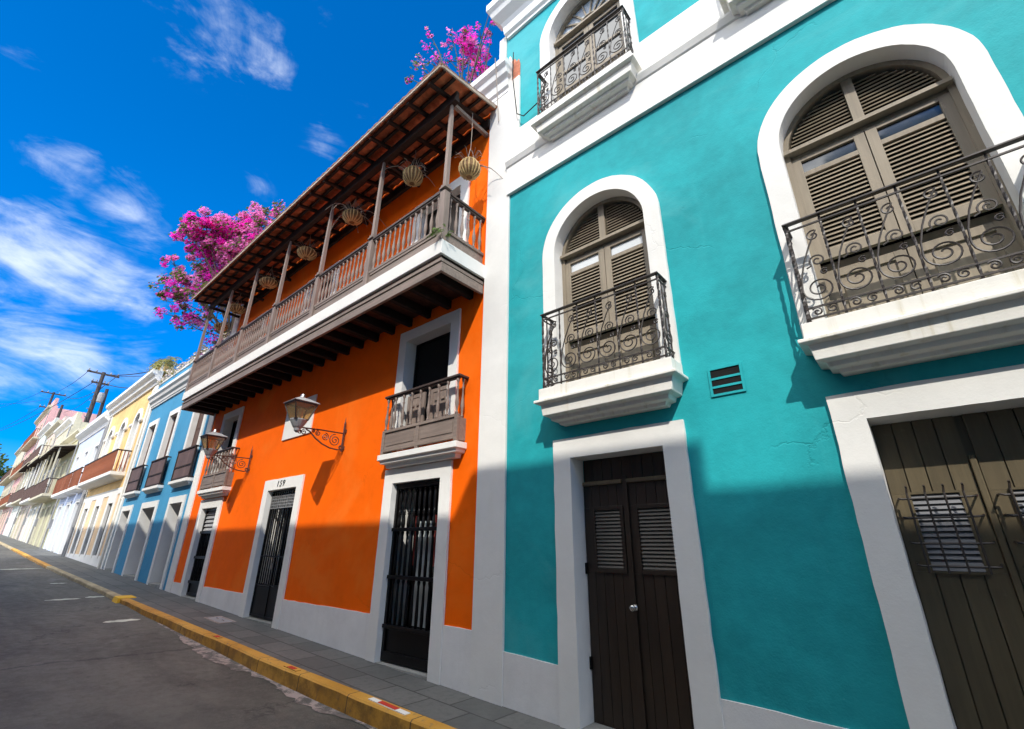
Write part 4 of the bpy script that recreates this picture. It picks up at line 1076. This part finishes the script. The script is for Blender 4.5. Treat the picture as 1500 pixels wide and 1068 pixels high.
def blue_house():
    XA, XB = -24.42, -16.285
    H = root('blue_house', ((XA+XB)/2, 0, gz(-20)), 'sky blue house with three tall brown-shuttered windows over deep white doorways', 'house')
    holes = []; zl = gz(XB)-.5
    for x0, x1, zt, w in ((-24.0, -22.78, 2.96, .19), (-21.12, -19.55, 2.94, .2), (-17.96, -16.78, 2.95, .2)):
        d = opening(H, 'door', x0, x1, zl+.1, zt, w, BLACK, recess=.62, holes=holes, cross=(.5,))
        b = MB(); b.loft([[(x, -.03, gz(x)-.2), (x, -.03, gz(x0)+.05), (x, .55, gz(x0)+.05), (x, .55, gz(x)-.2)] for x in (x0+.003, x1-.003)]); b.build('doorstep', STONE, d)
    for x0, x1, bx in ((-23.75, -22.75, (-23.95, -22.25)), (-20.95, -20.0, (-21.15, -19.35)), (-17.95, -16.85, (-18.1, -16.4))):
        opening(H, 'window', x0, x1, 3.6, 6.30, .2, SHUTTER_BROWN, recess=.18, holes=holes, cross=(.33, .66), boards=8)
        panel_balcony(H, bx[0], bx[1], 3.62)
    wall('wall', rect(XA, XB, zl, 7.55), holes, BLUE, H, depth=.66)
    house_body(H, XA, XB, 7.9, BLUE, y0=.67, z0=zl)
    b = MB(); b.slab(XA, XB, [(.27, 7.72, 0), (.27, 7.60, 0), (.2, 7.52, 0), (.17, 7.42, 0), (.10, 7.36, 0), (.08, 7.26, 0), (.05, 7.24, 0), (.05, 7.19, 0)]); b.build('cornice', WHITE, H)
    b = MB(); b.box(XA, XB, .0, .3, 7.721, 8.28); b.build('parapet', BLUE, H)
    b = MB(); b.box(XA, XB, -.03, .33, 8.281, 8.35); b.build('coping', WHITE_STAINED, H)
    b = MB(); b.prism_y([(-21.6+.05*k, 3.22+.12*math.sin(k*1.05)) for k in range(4)]+[(-21.4, 3.2)], -.03, -.005)
blue_house()

# ------------------------------------------------------------------ the ochre house
def yellow_house():
    XA, XB = -33.5, -24.43
    H = root('ochre_house', ((XA+XB)/2, 0, gz(-29)), 'ochre yellow house with arched upper windows and one long rust-red balcony', 'house')
    holes = []; zl = gz(XB)-.5
    for x0, x1 in ((-32.2, -31.35), (-29.55, -28.75), (-27.0, -26.15)):
        opening(H, 'door', x0, x1, 1.22, 3.4, .34, BLACK, recess=.14, holes=holes, cross=(.4,), boards=4)
    for cx in (-26.55, -29.25, -31.9):
        r = .46; zs = 6.95; z0 = 4.66
        b = MB(); b.loft([[(x, y, z) for x, z in arch_pts(cx-r, cx+r, zs, z0, 12)] for y in (.26, .2)]); 
        w = b.build('window', PALE_SHUTTER, H)
        b = MB(); b.loft([[(x, y, z) for x, z in arch_pts(cx-r+.05, cx+r-.05, zs-.02, zs-.12, 12)] for y in (.199, .17)]); b.build('lunette', DARK_ROOM, w)
        b = MB(); b.trim(arch_pts(cx-r-.22, cx+r+.22, zs, z0, 16), arch_pts(cx-r, cx+r, zs, z0, 16), .05, .27); b.build('surround', WHITE, w)
        b = MB(); b.slab(cx-r-.62, cx-r-.16, [(.10, zs+.05, 0), (.10, zs-.04, 0), (.06, zs-.1, -.03)]); b.slab(cx+r+.16, cx+r+.62, [(.10, zs+.05, 0), (.10, zs-.04, 0), (.06, zs-.1, -.03)]); b.build('impost', WHITE, w)
        holes.append(arch_pts(cx-r-.05, cx+r+.05, zs, z0-.02, 16))
    wall('wall', rect(XA, XB, 3.86, 8.6), [h for h in holes if h[0][1] > 3.8], YELLOW, H)
    wall('wall', rect(XA, XB, zl, 3.859), [h for h in holes if h[0][1] < 3.8], PALE_OCHRE, H)
    house_body(H, XA, XB, 9.0, YELLOW, z0=zl)
    for a, c in ((XA, XA+.5), (XB-.5, XB)):
        b = MB(); b.box(a+.004, c-.004, -.045, .04, gz(c)-.3, 8.35); b.build('corner_strip', WHITE, H)
    b = MB(); b.loft([[(x, -.02, gz(x)-.3), (x, -.02, 1.32), (x, .05, 1.32), (x, .05, gz(x)-.3)] for x in (XA+.5, XB-.5)]); b.build('plinth', PLINTH_WHITE, H)
    b = MB(); b.box(XA+.5, XB-.5, -.025, .04, 3.74, 4.0); b.build('string_course', WHITE, H)
    b = MB(); b.slab(XA, XB, [(.40, 8.98, 0), (.40, 8.84, 0), (.33, 8.76, 0), (.25, 8.70, 0), (.22, 8.58, 0), (.10, 8.50, 0), (.08, 8.38, 0)]); b.build('cornice', WHITE, H)
    b = MB(); b.box(XA, XB, -.05, .3, 8.981, 9.38); b.build('parapet', YELLOW, H)
    b = MB(); b.box(XA, XB, -.12, .36, 9.381, 9.48); b.build('coping', WHITE, H)
    for i in range(4):
        x = XA+.0+i*(XB-XA-.36)/3
        b = MB(); b.box(x+.002, x+.358, -.09, .32, 8.981, 9.379); b.build('parapet_pier', WHITE, H)
    # rust-red balcony
    x0, x1, d = -32.9, -25.7, .52
    b = MB(); b.slab(x0, x1, [(d, 4.64, 0), (d, 4.50, 0), (d-.06, 4.44, -.05), (d-.3, 4.36, -.2)]); s = b.build('balcony', WHITE, H)
    b = MB(); b.box(x0+.04, x1-.04, -d-.0, -d+.06, 5.52, 5.58)
    for x in (x0+.06, x1-.06): b.box(x-.02, x+.02, -d+.061, 0, 5.52, 5.575)
    b.build('handrail', DARK_WOOD, s)
    f = None; k = 60
    for i in range(k):
        x = x0+.1+(x1-x0-.2)*i/(k-1)
        if f is None: b = MB(); b.lathe(x, -d+.03, [(.018, 4.641), (.03, 4.9), (.018, 5.2), (.024, 5.52)], 6); f = b.build('baluster', RUST, s); X0 = x
        else: copy_of(f, s, (x-X0, 0, 0))
    for i in range(1, 4):
        b = MB(); b.lathe(x1-.06, -d+.03+d*i/4, [(.018, 4.641), (.03, 4.9), (.018, 5.2), (.024, 5.52)], 6); b.build('baluster', RUST, s)
PALE_OCHRE = paint('pale_ochre_plaster', (.70, .50, .30), mottle=.12, streak=.2)
PALE_SHUTTER = paint('pale_grey_shutter', (.50, .52, .52), bump=.05)
RUST = paint('rust_red_rail', (.26, .085, .04), mottle=.2, bump=.1)
yellow_house()

def drainpipe(H, x, z0, z1, m=None):
    b = MB(); b.tube([(x, -.085, z0), (x, -.085, z1-.2), (x, -.03, z1)], .045, 8)
    for k in range(4): z = z0+.4+(z1-z0-.8)*k/3; b.box(x-.06, x+.06, -.10, -.0, z-.02, z+.02)
    return b.build('drainpipe', m or WHITE_STAINED, H)
drainpipe(bpy.data.objects['ochre_house'], -24.75, gz(-24.7), 8.3)
drainpipe(bpy.data.objects['ochre_house'], -33.2, gz(-33.2), 8.3, GREYMETAL)
# ------------------------------------------------------------------ houses farther up the street
def far_house(name, label, XA, XB, ztop, wall_m, trim_m=WHITE, doors=3, door_m=None, door_top=2.4, windows=3, win_m=None, win_bot=None, win_h=2.2, bal='one', bal_m=None,
              canopy=False, canopy_m=None, storeys=2, ground_m=None, parapet=.6, setback=0., cornice=True, bd=.55):
    xm = (XA+XB)/2; g0 = gz(xm); zl = gz(XB)-.6
    H = root(name, (xm, 0, g0), label, 'house')
    holes = []; door_m = door_m or WHITE; win_m = win_m or SHUTTER_BROWN
    L = XB-XA; zf = win_bot or g0+2.95
    for i in range(doors):
        cx = XA+L*(i+.5)/doors; hw = min(.55, L/doors*.27)
        opening(H, 'door', cx-hw, cx+hw, gz(cx)-.25, g0+door_top, .17, door_m, recess=.2, trim_m=trim_m, holes=holes, boards=4, cross=(.5,))
    for st in range(storeys-1):
        zb = zf+st*3.6
        if zb+win_h > ztop-.7: break
        for i in range(windows):
            cx = XA+L*(i+.5)/windows; hw = min(.55, L/windows*.27)
            opening(H, 'window', cx-hw, cx+hw, zb+.03, zb+win_h, .16, win_m, recess=.2, trim_m=trim_m, holes=holes, boards=4, cross=(.33, .66))
        spans = [(XA+.3, XB-.3)] if bal == 'one' else [(XA+L*i/windows+.18, XA+L*(i+1)/windows-.18) for i in range(windows)] if bal else []
        for x0, x1 in spans:
            b = MB(); b.slab(x0, x1, [(bd, zb, 0), (bd, zb-.15, 0), (bd-.1, zb-.22, -.08)]); s = b.build('balcony', trim_m, H)
            b = MB(); b.box(x0, x1, -bd-.0, -bd+.06, zb+.92, zb+.98)
            for x in (x0+.03, x1-.03): b.box(x-.02, x+.02, -bd+.061, 0, zb+.92, zb+.97)
            b.build('handrail', DARK_WOOD, s)
            b = MB(); k = max(6, int((x1-x0)/.16))
            for i in range(k): x = x0+.05+(x1-x0-.1)*i/(k-1); b.box(x-.022, x+.022, -bd+.01, -bd+.05, zb+.01, zb+.92)
            for q in range(1, 4): b.box(x1-.05, x1-.01, -bd+bd*q/4, -bd+bd*q/4+.04, zb+.01, zb+.92)
            b.build('balusters', bal_m or SHUTTER_BROWN, s)
    wall('wall', rect(XA, XB, zl, ztop), holes, wall_m, H, y=0)
    house_body(H, XA, XB, ztop-.25, wall_m, z0=zl, depth=8)
    if cornice:
        b = MB(); b.slab(XA+.01, XB-.01, [(.36, ztop-.02, 0), (.36, ztop-.16, 0), (.26, ztop-.26, 0), (.10, ztop-.38, 0), (.06, ztop-.55, 0)]); b.build('cornice', trim_m, H)
    drainpipe(H, XB-.2, gz(XB), ztop-.5, GREYMETAL)
    b = MB(); b.box(XA+.25, XA+.6, -.17, -.002, g0+1.3, g0+1.85); b.build('meter_box', GREYMETAL, H, bevel=.01)
    if parapet:
        b = MB(); b.box(XA+.006, XB-.006, .02, .3, ztop+.001, ztop+parapet); b.build('parapet', wall_m, H)
    if canopy:
        zc = zf+2.9
        b = MB(); b.prism_x([(.0, zc+.30), (.0, zc+.22), (-1.15, zc-.02), (-1.15, zc+.03)], XA+.2, XB-.2); r = b.build('canopy', DARK_WOOD, H)
        b = MB(); b.prism_x([(.0, zc+.38), (.0, zc+.301), (-1.18, zc+.031), (-1.18, zc+.10)], XA+.18, XB-.18); b.build('canopy_tiles', CREAM, r)
        for i in range(8):
            x = XA+.4+(L-.8)*i/7; b = MB(); b.bar((x, -.02, zc+.20), (x, -1.13, zc-.05), .07); b.build('rafter', DARK_WOOD, r)
        for i in range(4):
            x = XA+.35+(L-.7)*i/3; b = MB(); b.box(x-.04, x+.04, -bd-.0, -bd+.08, zf+.98, zc+.20); b.build('post', trim_m, r)
    return H
far_house('pale_blue_house', 'pale lilac blue house with three narrow windows under a wide white cornice', -42.1, -33.505, 8.55, PALE_BLUE, doors=3, door_m=PALE_BLUE, door_top=2.55, windows=3, win_m=PALE_BLUE, win_bot=4.62, win_h=2.35, bal='each', bal_m=RUST, parapet=.75, bd=.5)
far_house('olive_house', 'cream house with olive walls behind a balcony and a wide dark canopy', -49.6, -42.105, 9.05, OLIVE, trim_m=CREAM, doors=3, door_m=WHITE, door_top=2.5, windows=3, win_m=WHITE, win_bot=4.75, win_h=2.4, bal='one', bal_m=SHUTTER_BROWN, canopy=True, parapet=.35, bd=.9)
far_house('cream_house', 'tall cream house whose bare side wall rises above the dark canopy', -57.5, -49.605, 11.1, CREAM, trim_m=WHITE, doors=3, door_m=GREYGREEN, windows=3, win_m=SHUTTER_BROWN, win_bot=4.95, bal='one', bal_m=SHUTTER_BROWN, canopy=True, storeys=3, parapet=.5, bd=.8)
far_house('rose_house', 'pale beige rose house with a canopied balcony beyond the tall cream house', -66, -57.505, 12.2, ROSE, trim_m=CREAM, doors=3, door_m=WHITE, windows=3, win_m=WHITE, win_bot=5.3, bal='one', bal_m=SHUTTER_BROWN, canopy=True, storeys=3, parapet=.4, bd=.8)
far_house('grey_green_house', 'pale grey green house with separate small balconies before the tall pink house', -75, -66.005, 13.4, GREYGREEN, trim_m=WHITE, doors=3, door_m=WHITE, windows=3, win_m=WHITE, win_bot=5.6, bal='each', bal_m=SHUTTER_BROWN, storeys=3, parapet=.5, bd=.6)
far_house('pink_house', 'tallest pink house standing above its neighbours up the street', -88, -75.005, 16.9, PINK, trim_m=CREAM, doors=4, door_m=SHUTTER_BROWN, windows=4, win_bot=5.9, bal='one', bal_m=RUST, storeys=4, parapet=.9, bd=.6)
far_house('sand_house', 'sand coloured house at the far end of the row with stacked balconies', -104, -88.005, 14.6, SAND, trim_m=CREAM, doors=5, door_m=SHUTTER_BROWN, windows=5, win_bot=6.3, bal='one', bal_m=SHUTTER_BROWN, storeys=3, parapet=.6, bd=.7)

# ------------------------------------------------------------------ houses across the street, behind the camera: they shade the pavement and the lower walls
def opposite_house(name, label, XA, XB, ztop, m, trim_m=WHITE, n=4):
    zl = gz(XB)-.6; H = root(name, ((XA+XB)/2, -W_OPP, gz((XA+XB)/2)), label, 'house')
    b = MB(); b.box(XA+.003, XB-.003, -W_OPP-9, -W_OPP, zl, ztop); b.build('walls', m, H)
    b = MB(); b.box(XA+.003, XB-.003, -W_OPP+.002, -W_OPP+.05, ztop-.8, ztop-.55); b.build('cornice', trim_m, H)
    for k in range(n):
        cx = XA+(XB-XA)*(k+.5)/n; z0 = gz(cx)+.03
        b = MB(); frame(b, cx-.75, cx+.75, z0, z0+2.9, .2, -W_OPP+.003, -W_OPP+.045); d = b.build('door', trim_m, H)
        b = MB(); planks(b, cx-.55, cx+.55, -W_OPP+.002, -W_OPP+.03, z0, z0+2.69, 6); b.build('door_leaf', BROWN, d)
        b = MB(); frame(b, cx-.7, cx+.7, z0+3.7, z0+6.4, .2, -W_OPP+.003, -W_OPP+.045); d = b.build('window', trim_m, H)
        b = MB(); planks(b, cx-.5, cx+.5, -W_OPP+.002, -W_OPP+.03, z0+3.9, z0+6.19, 5); b.build('shutter', SHUTTER_BROWN, d)
for a in (('cream_row_house', 'cream plastered house across the street, past the ochre house', -28.6, -10.35, 10.55, CREAM, WHITE, 6),
          ('white_row_house', 'white plastered house across the street, facing the orange house', -10.35, .12, 10.21, WHITE, WHITE, 4),
          ('rose_row_house', 'rose plastered house across the street, the narrow one', .12, 3.22, 10.81, ROSE, WHITE, 1),
          ('sand_row_house', 'sand plastered house across the street, facing the garage', 3.22, 16, 10.37, CREAM, WHITE, 4)):
    opposite_house(*a)

# ------------------------------------------------------------------ bougainvillea, tufts, tree
def leaf_cloud(b, c, r, n, size, rnd, flat=.6):
    for _ in range(n):
        v = Vector((rnd.gauss(0, 1), rnd.gauss(0, 1), rnd.gauss(0, 1)*flat)); v = v.normalized()*(rnd.random()**.45)*r
        p = Vector(c)+v
        a = Vector((rnd.gauss(0, 1), rnd.gauss(0, 1), rnd.gauss(0, 1))).normalized(); t = a.orthogonal().normalized(); s = size*rnd.uniform(.6, 1.35)
        w = a.cross(t)
        b.quad(p-t*s, p-w*s*.55, p+t*s*.9+a*s*.2, p+w*s*.55)
def shrub(name, label, base, clumps, seed, fl=.05, lf=.06, dens=1.0, cat='bougainvillea'):
    "clumps: (centre, radius, share of blossom 0..1, density)"
    rnd = random.Random(seed)
    S = root(name, base, label, cat)
    mg, pk, gr, dr, st = MB(), MB(), MB(), MB(), MB()
    B = Vector(base)
    for c, r, share, de in clumps:
        c = Vector(c)
        n = int(620*de*dens*(r/.5)**2)
        # small sub-clusters so the outline stays ragged
        for k in range(max(4, int(13*(r/.5)**1.5*de))):
            v = Vector((rnd.gauss(0, 1), rnd.gauss(0, 1), rnd.gauss(0, 1))).normalized()*r*rnd.random()**.5
            cc = c+v; rr = r*rnd.uniform(.18, .42); m = max(8, n//12)
            if rnd.random() < share:
                leaf_cloud(mg if rnd.random() < .6 else pk, cc, rr, int(m*1.2), fl, rnd)
                leaf_cloud(gr, cc, rr*1.2, int(m*.25), lf, rnd)
            else:
                leaf_cloud(gr, cc, rr, int(m*.7), lf, rnd); leaf_cloud(dr, cc, rr*1.1, int(m*.6), lf*.8, rnd); leaf_cloud(pk, cc, rr*1.2, int(m*.4), fl*.9, rnd); leaf_cloud(mg, cc, rr*1.1, int(m*.2), fl*.9, rnd)
            st.tube([c+(c-cc)*.2, (c+cc)/2+Vector((0, 0, .04)), cc], [.009, .006, .003], 4)
        # limb from the root of the plant
        mid = (B+c)/2+Vector((rnd.uniform(-.3, .3), rnd.uniform(-.2, .2), rnd.uniform(-.1, .5)))
        st.tube([B+Vector((rnd.uniform(-.1, .1), rnd.uniform(-.1, .1), 0)), (B*.6+mid*.4), mid, (mid+c)/2+Vector((0, 0, .12)), c], [.035, .026, .018, .012, .006], 5)
    st.build('stems', BARK, S); gr.build('leaves', GREEN_LEAF, S)
    if dr.v: dr.build('dry_leaves', DRY_LEAF, S)
    if mg.v: mg.build('magenta_blossom', MAGENTA, S)
    if pk.v: pk.build('pink_blossom', PALE_PINK, S)
    return S
def on_ray(px, py, dist): return Vector((0, CAM_Y, CAM_Z)) + px_dir(px, py)*dist
rl = random.Random(11)
cl = []
for x, y, r, sh, de in ((300, 330, .5, .95, 1.1), (325, 345, .6, .95, 1.1), (352, 345, .62, .9, 1.1), (385, 325, .5, .75, .9), (410, 318, .45, .6, .7), (280, 345, .45, .95, 1.1), (273, 338, .3, .95, 1), (335, 375, .7, .85, 1), (305, 370, .55, .8, .9),
                        (365, 370, .55, .7, .9), (390, 350, .5, .7, .8), (255, 388, .28, .95, 1.1), (275, 405, .46, .55, .7), (305, 405, .55, .65, .8), (330, 410, .6, .75, .9), (260, 425, .52, .5, .65), (290, 435, .55, .5, .6),
                        (320, 440, .5, .45, .55), (243, 440, .35, .4, .5), (234, 458, .26, .7, .45), (255, 465, .42, .5, .45), (285, 465, .48, .45, .5), (305, 480, .45, .35, .45), (320, 500, .4, .35, .4), (240, 415, .35, .3, .5), (350, 400, .5, .6, .8), (310, 520, .3, .4, .3), (345, 460, .4, .3, .5), (340, 490, .35, .2, .4)):
    cl.append((on_ray(x, y, 19.6+rl.uniform(-.9, .9)), r*1.22, sh, de))
shrub('bougainvillea', 'big magenta bougainvillea spilling over the far end of the gallery roof', (-16.9, .15, 8.36), cl, 5)
cl = []
for x, y, r, sh, de in ((690, 70, .26, 1, 1.2), (700, 95, .24, 1, 1.1), (680, 55, .22, .95, 1.1), (705, 55, .17, .95, 1), (630, 50, .10, 1, 1.6), (720, 8, .09, 1, 1.4), (720, 30, .10, 1, 1.4), (712, 85, .2, 1, 1), (665, 62, .18, .8, .8), (640, 85, .25, .25, .55), (618, 95, .22, .35, .5),
                        (660, 90, .22, .3, .55), (625, 110, .18, .4, .4), (600, 115, .10, .7, .6), (700, 115, .22, .95, 1), (680, 95, .22, .7, .8), (690, 125, .2, .8, .9), (650, 105, .2, .3, .5), (720, 50, .12, .8, .7)):
    cl.append((on_ray(x, y, 12.6+rl.uniform(-.3, .3)), r*1.45, sh, de))
shrub('bougainvillea', 'sparse bougainvillea with loose magenta sprays between the gallery roof and the turquoise house', (-5.6, .55, 9.5), cl, 9, fl=.035, lf=.035, dens=1.15)

WHITE_BLOOM = paint('cream_white_bract', (.70, .62, .56), mottle=.25, bump=0, scale=6)
def trailing(name, label, x0, x1, y, z, seed):
    rnd = random.Random(seed); S = root(name, ((x0+x1)/2, y, z), label, 'trailing plant'); w, g, st = MB(), MB(), MB()
    x = x0
    while x < x1:
        c = Vector((x, y+rnd.uniform(-.12, .1), z+rnd.uniform(.02, .2))); r = rnd.uniform(.10, .22)
        leaf_cloud(w, c, r, 60, .04, rnd); leaf_cloud(g, c, r*1.1, 22, .045, rnd); x += rnd.uniform(.12, .32)
    st.tube([(x0+(x1-x0)*i/20, y+.04*math.sin(i), z+.05+.03*math.cos(i*1.7)) for i in range(21)], .012, 5)
    st.build('stems', BARK, S); w.build('blossom', WHITE_BLOOM, S); g.build('leaves', DRY_LEAF, S)
trailing('trailing_plant', 'pale blossoming trailer running along the parapet of the blue house', -24.2, -16.6, .1, 8.35, 31)
def spray(name, label, base, n, L, seed, m, cat):
    rnd = random.Random(seed); S = root(name, base, label, cat); b = MB(); st = MB()
    for k in range(n):
        a = rnd.uniform(0, 6.28); p = Vector(base)+Vector((rnd.uniform(-L*.8, L*.8), rnd.uniform(-.15, .15), 0)); v = Vector((math.cos(a)*1.1, math.sin(a)*.4-.15, rnd.uniform(.1, .65))); pts = [p.copy()]
        for j in range(6):
            p = p+v*L*rnd.uniform(.7, 1.1)/6; v = v+Vector((0, 0, -.26)); pts.append(p.copy())
            t = v.normalized().cross(Vector((0, 0, 1))); t = t.normalized() if t.length > .01 else Vector((1, 0, 0)); s = L*.13
            for sg in (-1, 1): b.quad(p, p+t*sg*s*.5+v.normalized()*s*.5-Vector((0, 0, .01)), p+t*sg*s*1.2+v.normalized()*s*.5-Vector((0, 0, .04)), p+t*sg*s*.6+v.normalized()*s*.2)
        st.tube(pts, .006, 4)
    b.build('fronds', m, S); st.build('stems', m, S)
    return S
spray('fern_tuft', 'straggly yellow green fern growing on the parapet corner of the ochre house', (-25.1, .1, 9.46), 80, .95, 4, DRY_LEAF, 'fern')
spray('weed_tuft', 'small green weed sprouting from the near corner of the gallery', (-4.44, -.93, 6.08), 16, .16, 8, GREEN_LEAF, 'weed')

def tree(name, label, base, h, cr, seed):
    rnd = random.Random(seed); T = root(name, base, label, 'tree'); B = Vector(base); b = MB(); g = MB(); g2 = MB()
    top = B+Vector((.2, 0, h*.55)); b.tube([B-Vector((0, 0, .3)), B+Vector((.1, 0, h*.25)), top], [.38, .30, .22], 9)
    C = B+Vector((0, 0, h*.66))
    for k in range(46):
        v = Vector((rnd.gauss(0, 1), rnd.gauss(0, 1), rnd.gauss(0, .75))).normalized()*cr*rnd.uniform(.35, 1.0); v.z *= .75
        c = C+v; b.tube([top, (top+c)/2+Vector((0, 0, .4)), c], [.14, .08, .03], 5)
        leaf_cloud(g if rnd.random() < .65 else g2, c, cr*rnd.uniform(.2, .34), 170, .26, rnd, .75)
    b.build('trunk', BARK, T); g.build('crown', GREEN_LEAF, T); g2.build('crown', TREE_PALE, T)
TREE_PALE = paint('light_green_leaf', (.17, .25, .035), mottle=.4, bump=0, scale=2)  # lighter green, given at random to part of the leaf clumps
tree('street_tree', 'leafy green tree at the far left end of the street', (-118, -5.4, gz(-104)), 14.5, 6.0, 21)
tree('street_tree', 'lower green tree behind the leafy one at the end of the street', (-134, -8.4, gz(-104)), 16.5, 6.5, 22)

# ------------------------------------------------------------------ poles and wires
def utility_pole(label, x, y, z0, zt, r, arms, lean=0.):
    P = root('utility_pole', (x, y, z0), label, 'utility pole', 'poles above the roofs')
    b = MB(); b.tube([(x, y, z0), (x+lean*.5, y, (z0+zt)/2), (x+lean, y, zt)], [r*1.2, r*1.05, r*.85], 10); b.build('shaft', POLE, P)
    for k, (dz, L) in enumerate(arms):
        b = MB(); b.box(x+lean-.06, x+lean+.06, y-L/2, y+L/2, zt-dz-.07, zt-dz+.07); a = b.build('crossarm', POLE, P)
        b = MB()
        for q in (-.45, -.22, .22, .45): b.lathe(x+lean, y+q*L, [(.03, zt-dz+.07), (.07, zt-dz+.12), (.04, zt-dz+.18), (.06, zt-dz+.24), (.01, zt-dz+.28)], 8)
        b.build('insulators', GREYMETAL, a)
    return P
pA = (-51.5, .9); pB = (-87.6, .36); pC = (-72, .57)
b_ = utility_pole('thick double pole with a crossarm and gear above the pale blue house', pA[0], pA[1], 8.5, 15.65, .16, ((.15, 2.2), (1.0, 1.2)))
bb = MB(); bb.tube([(pA[0]-.2, pA[1]+.75, 8.5), (pA[0]-.1, pA[1]+.6, 14.3)], [.15, .12], 9); bb.build('second_shaft', POLE, b_)
bb = MB()
for q in range(7): bb.bar((pA[0], pA[1], 10.2+q*.7), (pA[0]+.35, pA[1]-.3, 10.2+q*.7), .05)
bb.build('climbing_steps', GREYMETAL, b_)
bb = MB(); bb.lathe(pA[0]+.45, pA[1]+.3, [(.02, 12.9), (.22, 12.95), (.24, 13.6), (.2, 13.75), (.02, 13.8)], 10); bb.build('transformer', GREYMETAL, b_)
utility_pole('thin pole with two crossarms standing over the tall pink house', pB[0], pB[1], 16.5, 21.2, .15, ((.2, 2.6), (2.2, 1.8)))
utility_pole('short plain post without crossarms left of the double pole', pC[0], pC[1], 13.0, 16.5, .14, ())
def wire(a, b, sag, r=.018):
    a, b = Vector(a), Vector(b); m = MB()
    m.tube([a.lerp(b, t/16)-Vector((0, 0, sag*4*(t/16)*(1-t/16))) for t in range(17)], r, 4); return m
A0, B0 = Vector((pA[0], pA[1], 15.6)), Vector((pB[0], pB[1], 21.1))
lines = [(A0+Vector((0, -.95, 0)), B0+Vector((0, -1.1, 0)), 1.0), (A0+Vector((0, .95, 0)), B0+Vector((0, 1.1, 0)), 1.2), (A0+Vector((0, .4, -.9)), B0+Vector((0, .7, -2.1)), 1.3),
         (A0+Vector((0, -.95, 0)), Vector((-24.6, .5, 9.5)), .5), (A0+Vector((0, .95, 0)), Vector((-20.5, 3, 10.4)), .6), (A0+Vector((0, .4, -.9)), Vector((-22.5, 2, 9.4)), .7),
         (B0+Vector((0, -1.1, 0)), Vector((-128, -8.5, 24.5)), 1.5), (B0+Vector((0, -.7, -2.1)), Vector((-128, -8, 19)), 1.7), (B0+Vector((0, 1.1, 0)), Vector((-130, -9.2, 27)), 1.5), (A0+Vector((0, -.4, -.9)), Vector((-110, -6.5, 17)), 1.6)]
for i, (a, b, sag_) in enumerate(lines):
    w_ = wire(a, b, sag_, .028 if i % 2 else .022).build('overhead_cable', CABLE)
    tag(w_, 'black overhead cable strung between the poles and roofs up the street', 'cable', 'overhead cables')
b = MB(); pts = [(-3.86, -.06, 10.4), (-3.87, -.07, 9.8), (-3.80, -.08, 9.2), (-3.74, -.09, 8.7), (-3.60, -.08, 8.55), (-3.3, -.08, 8.62), (-3.15, -.1, 8.75)]
tag(wire((-4.1, -.3, 10.2), (-4.2, -.06, 8.9), -.02, .010).build('loose_cable', ROPE), 'pale loose cable hanging down the top of the white corner strip', 'cable')
b.tube(pts, .010, 5); tag(b.build('loose_cable', CABLE), 'dark cable looping from the broken corner to the topmost iron balcony', 'cable')
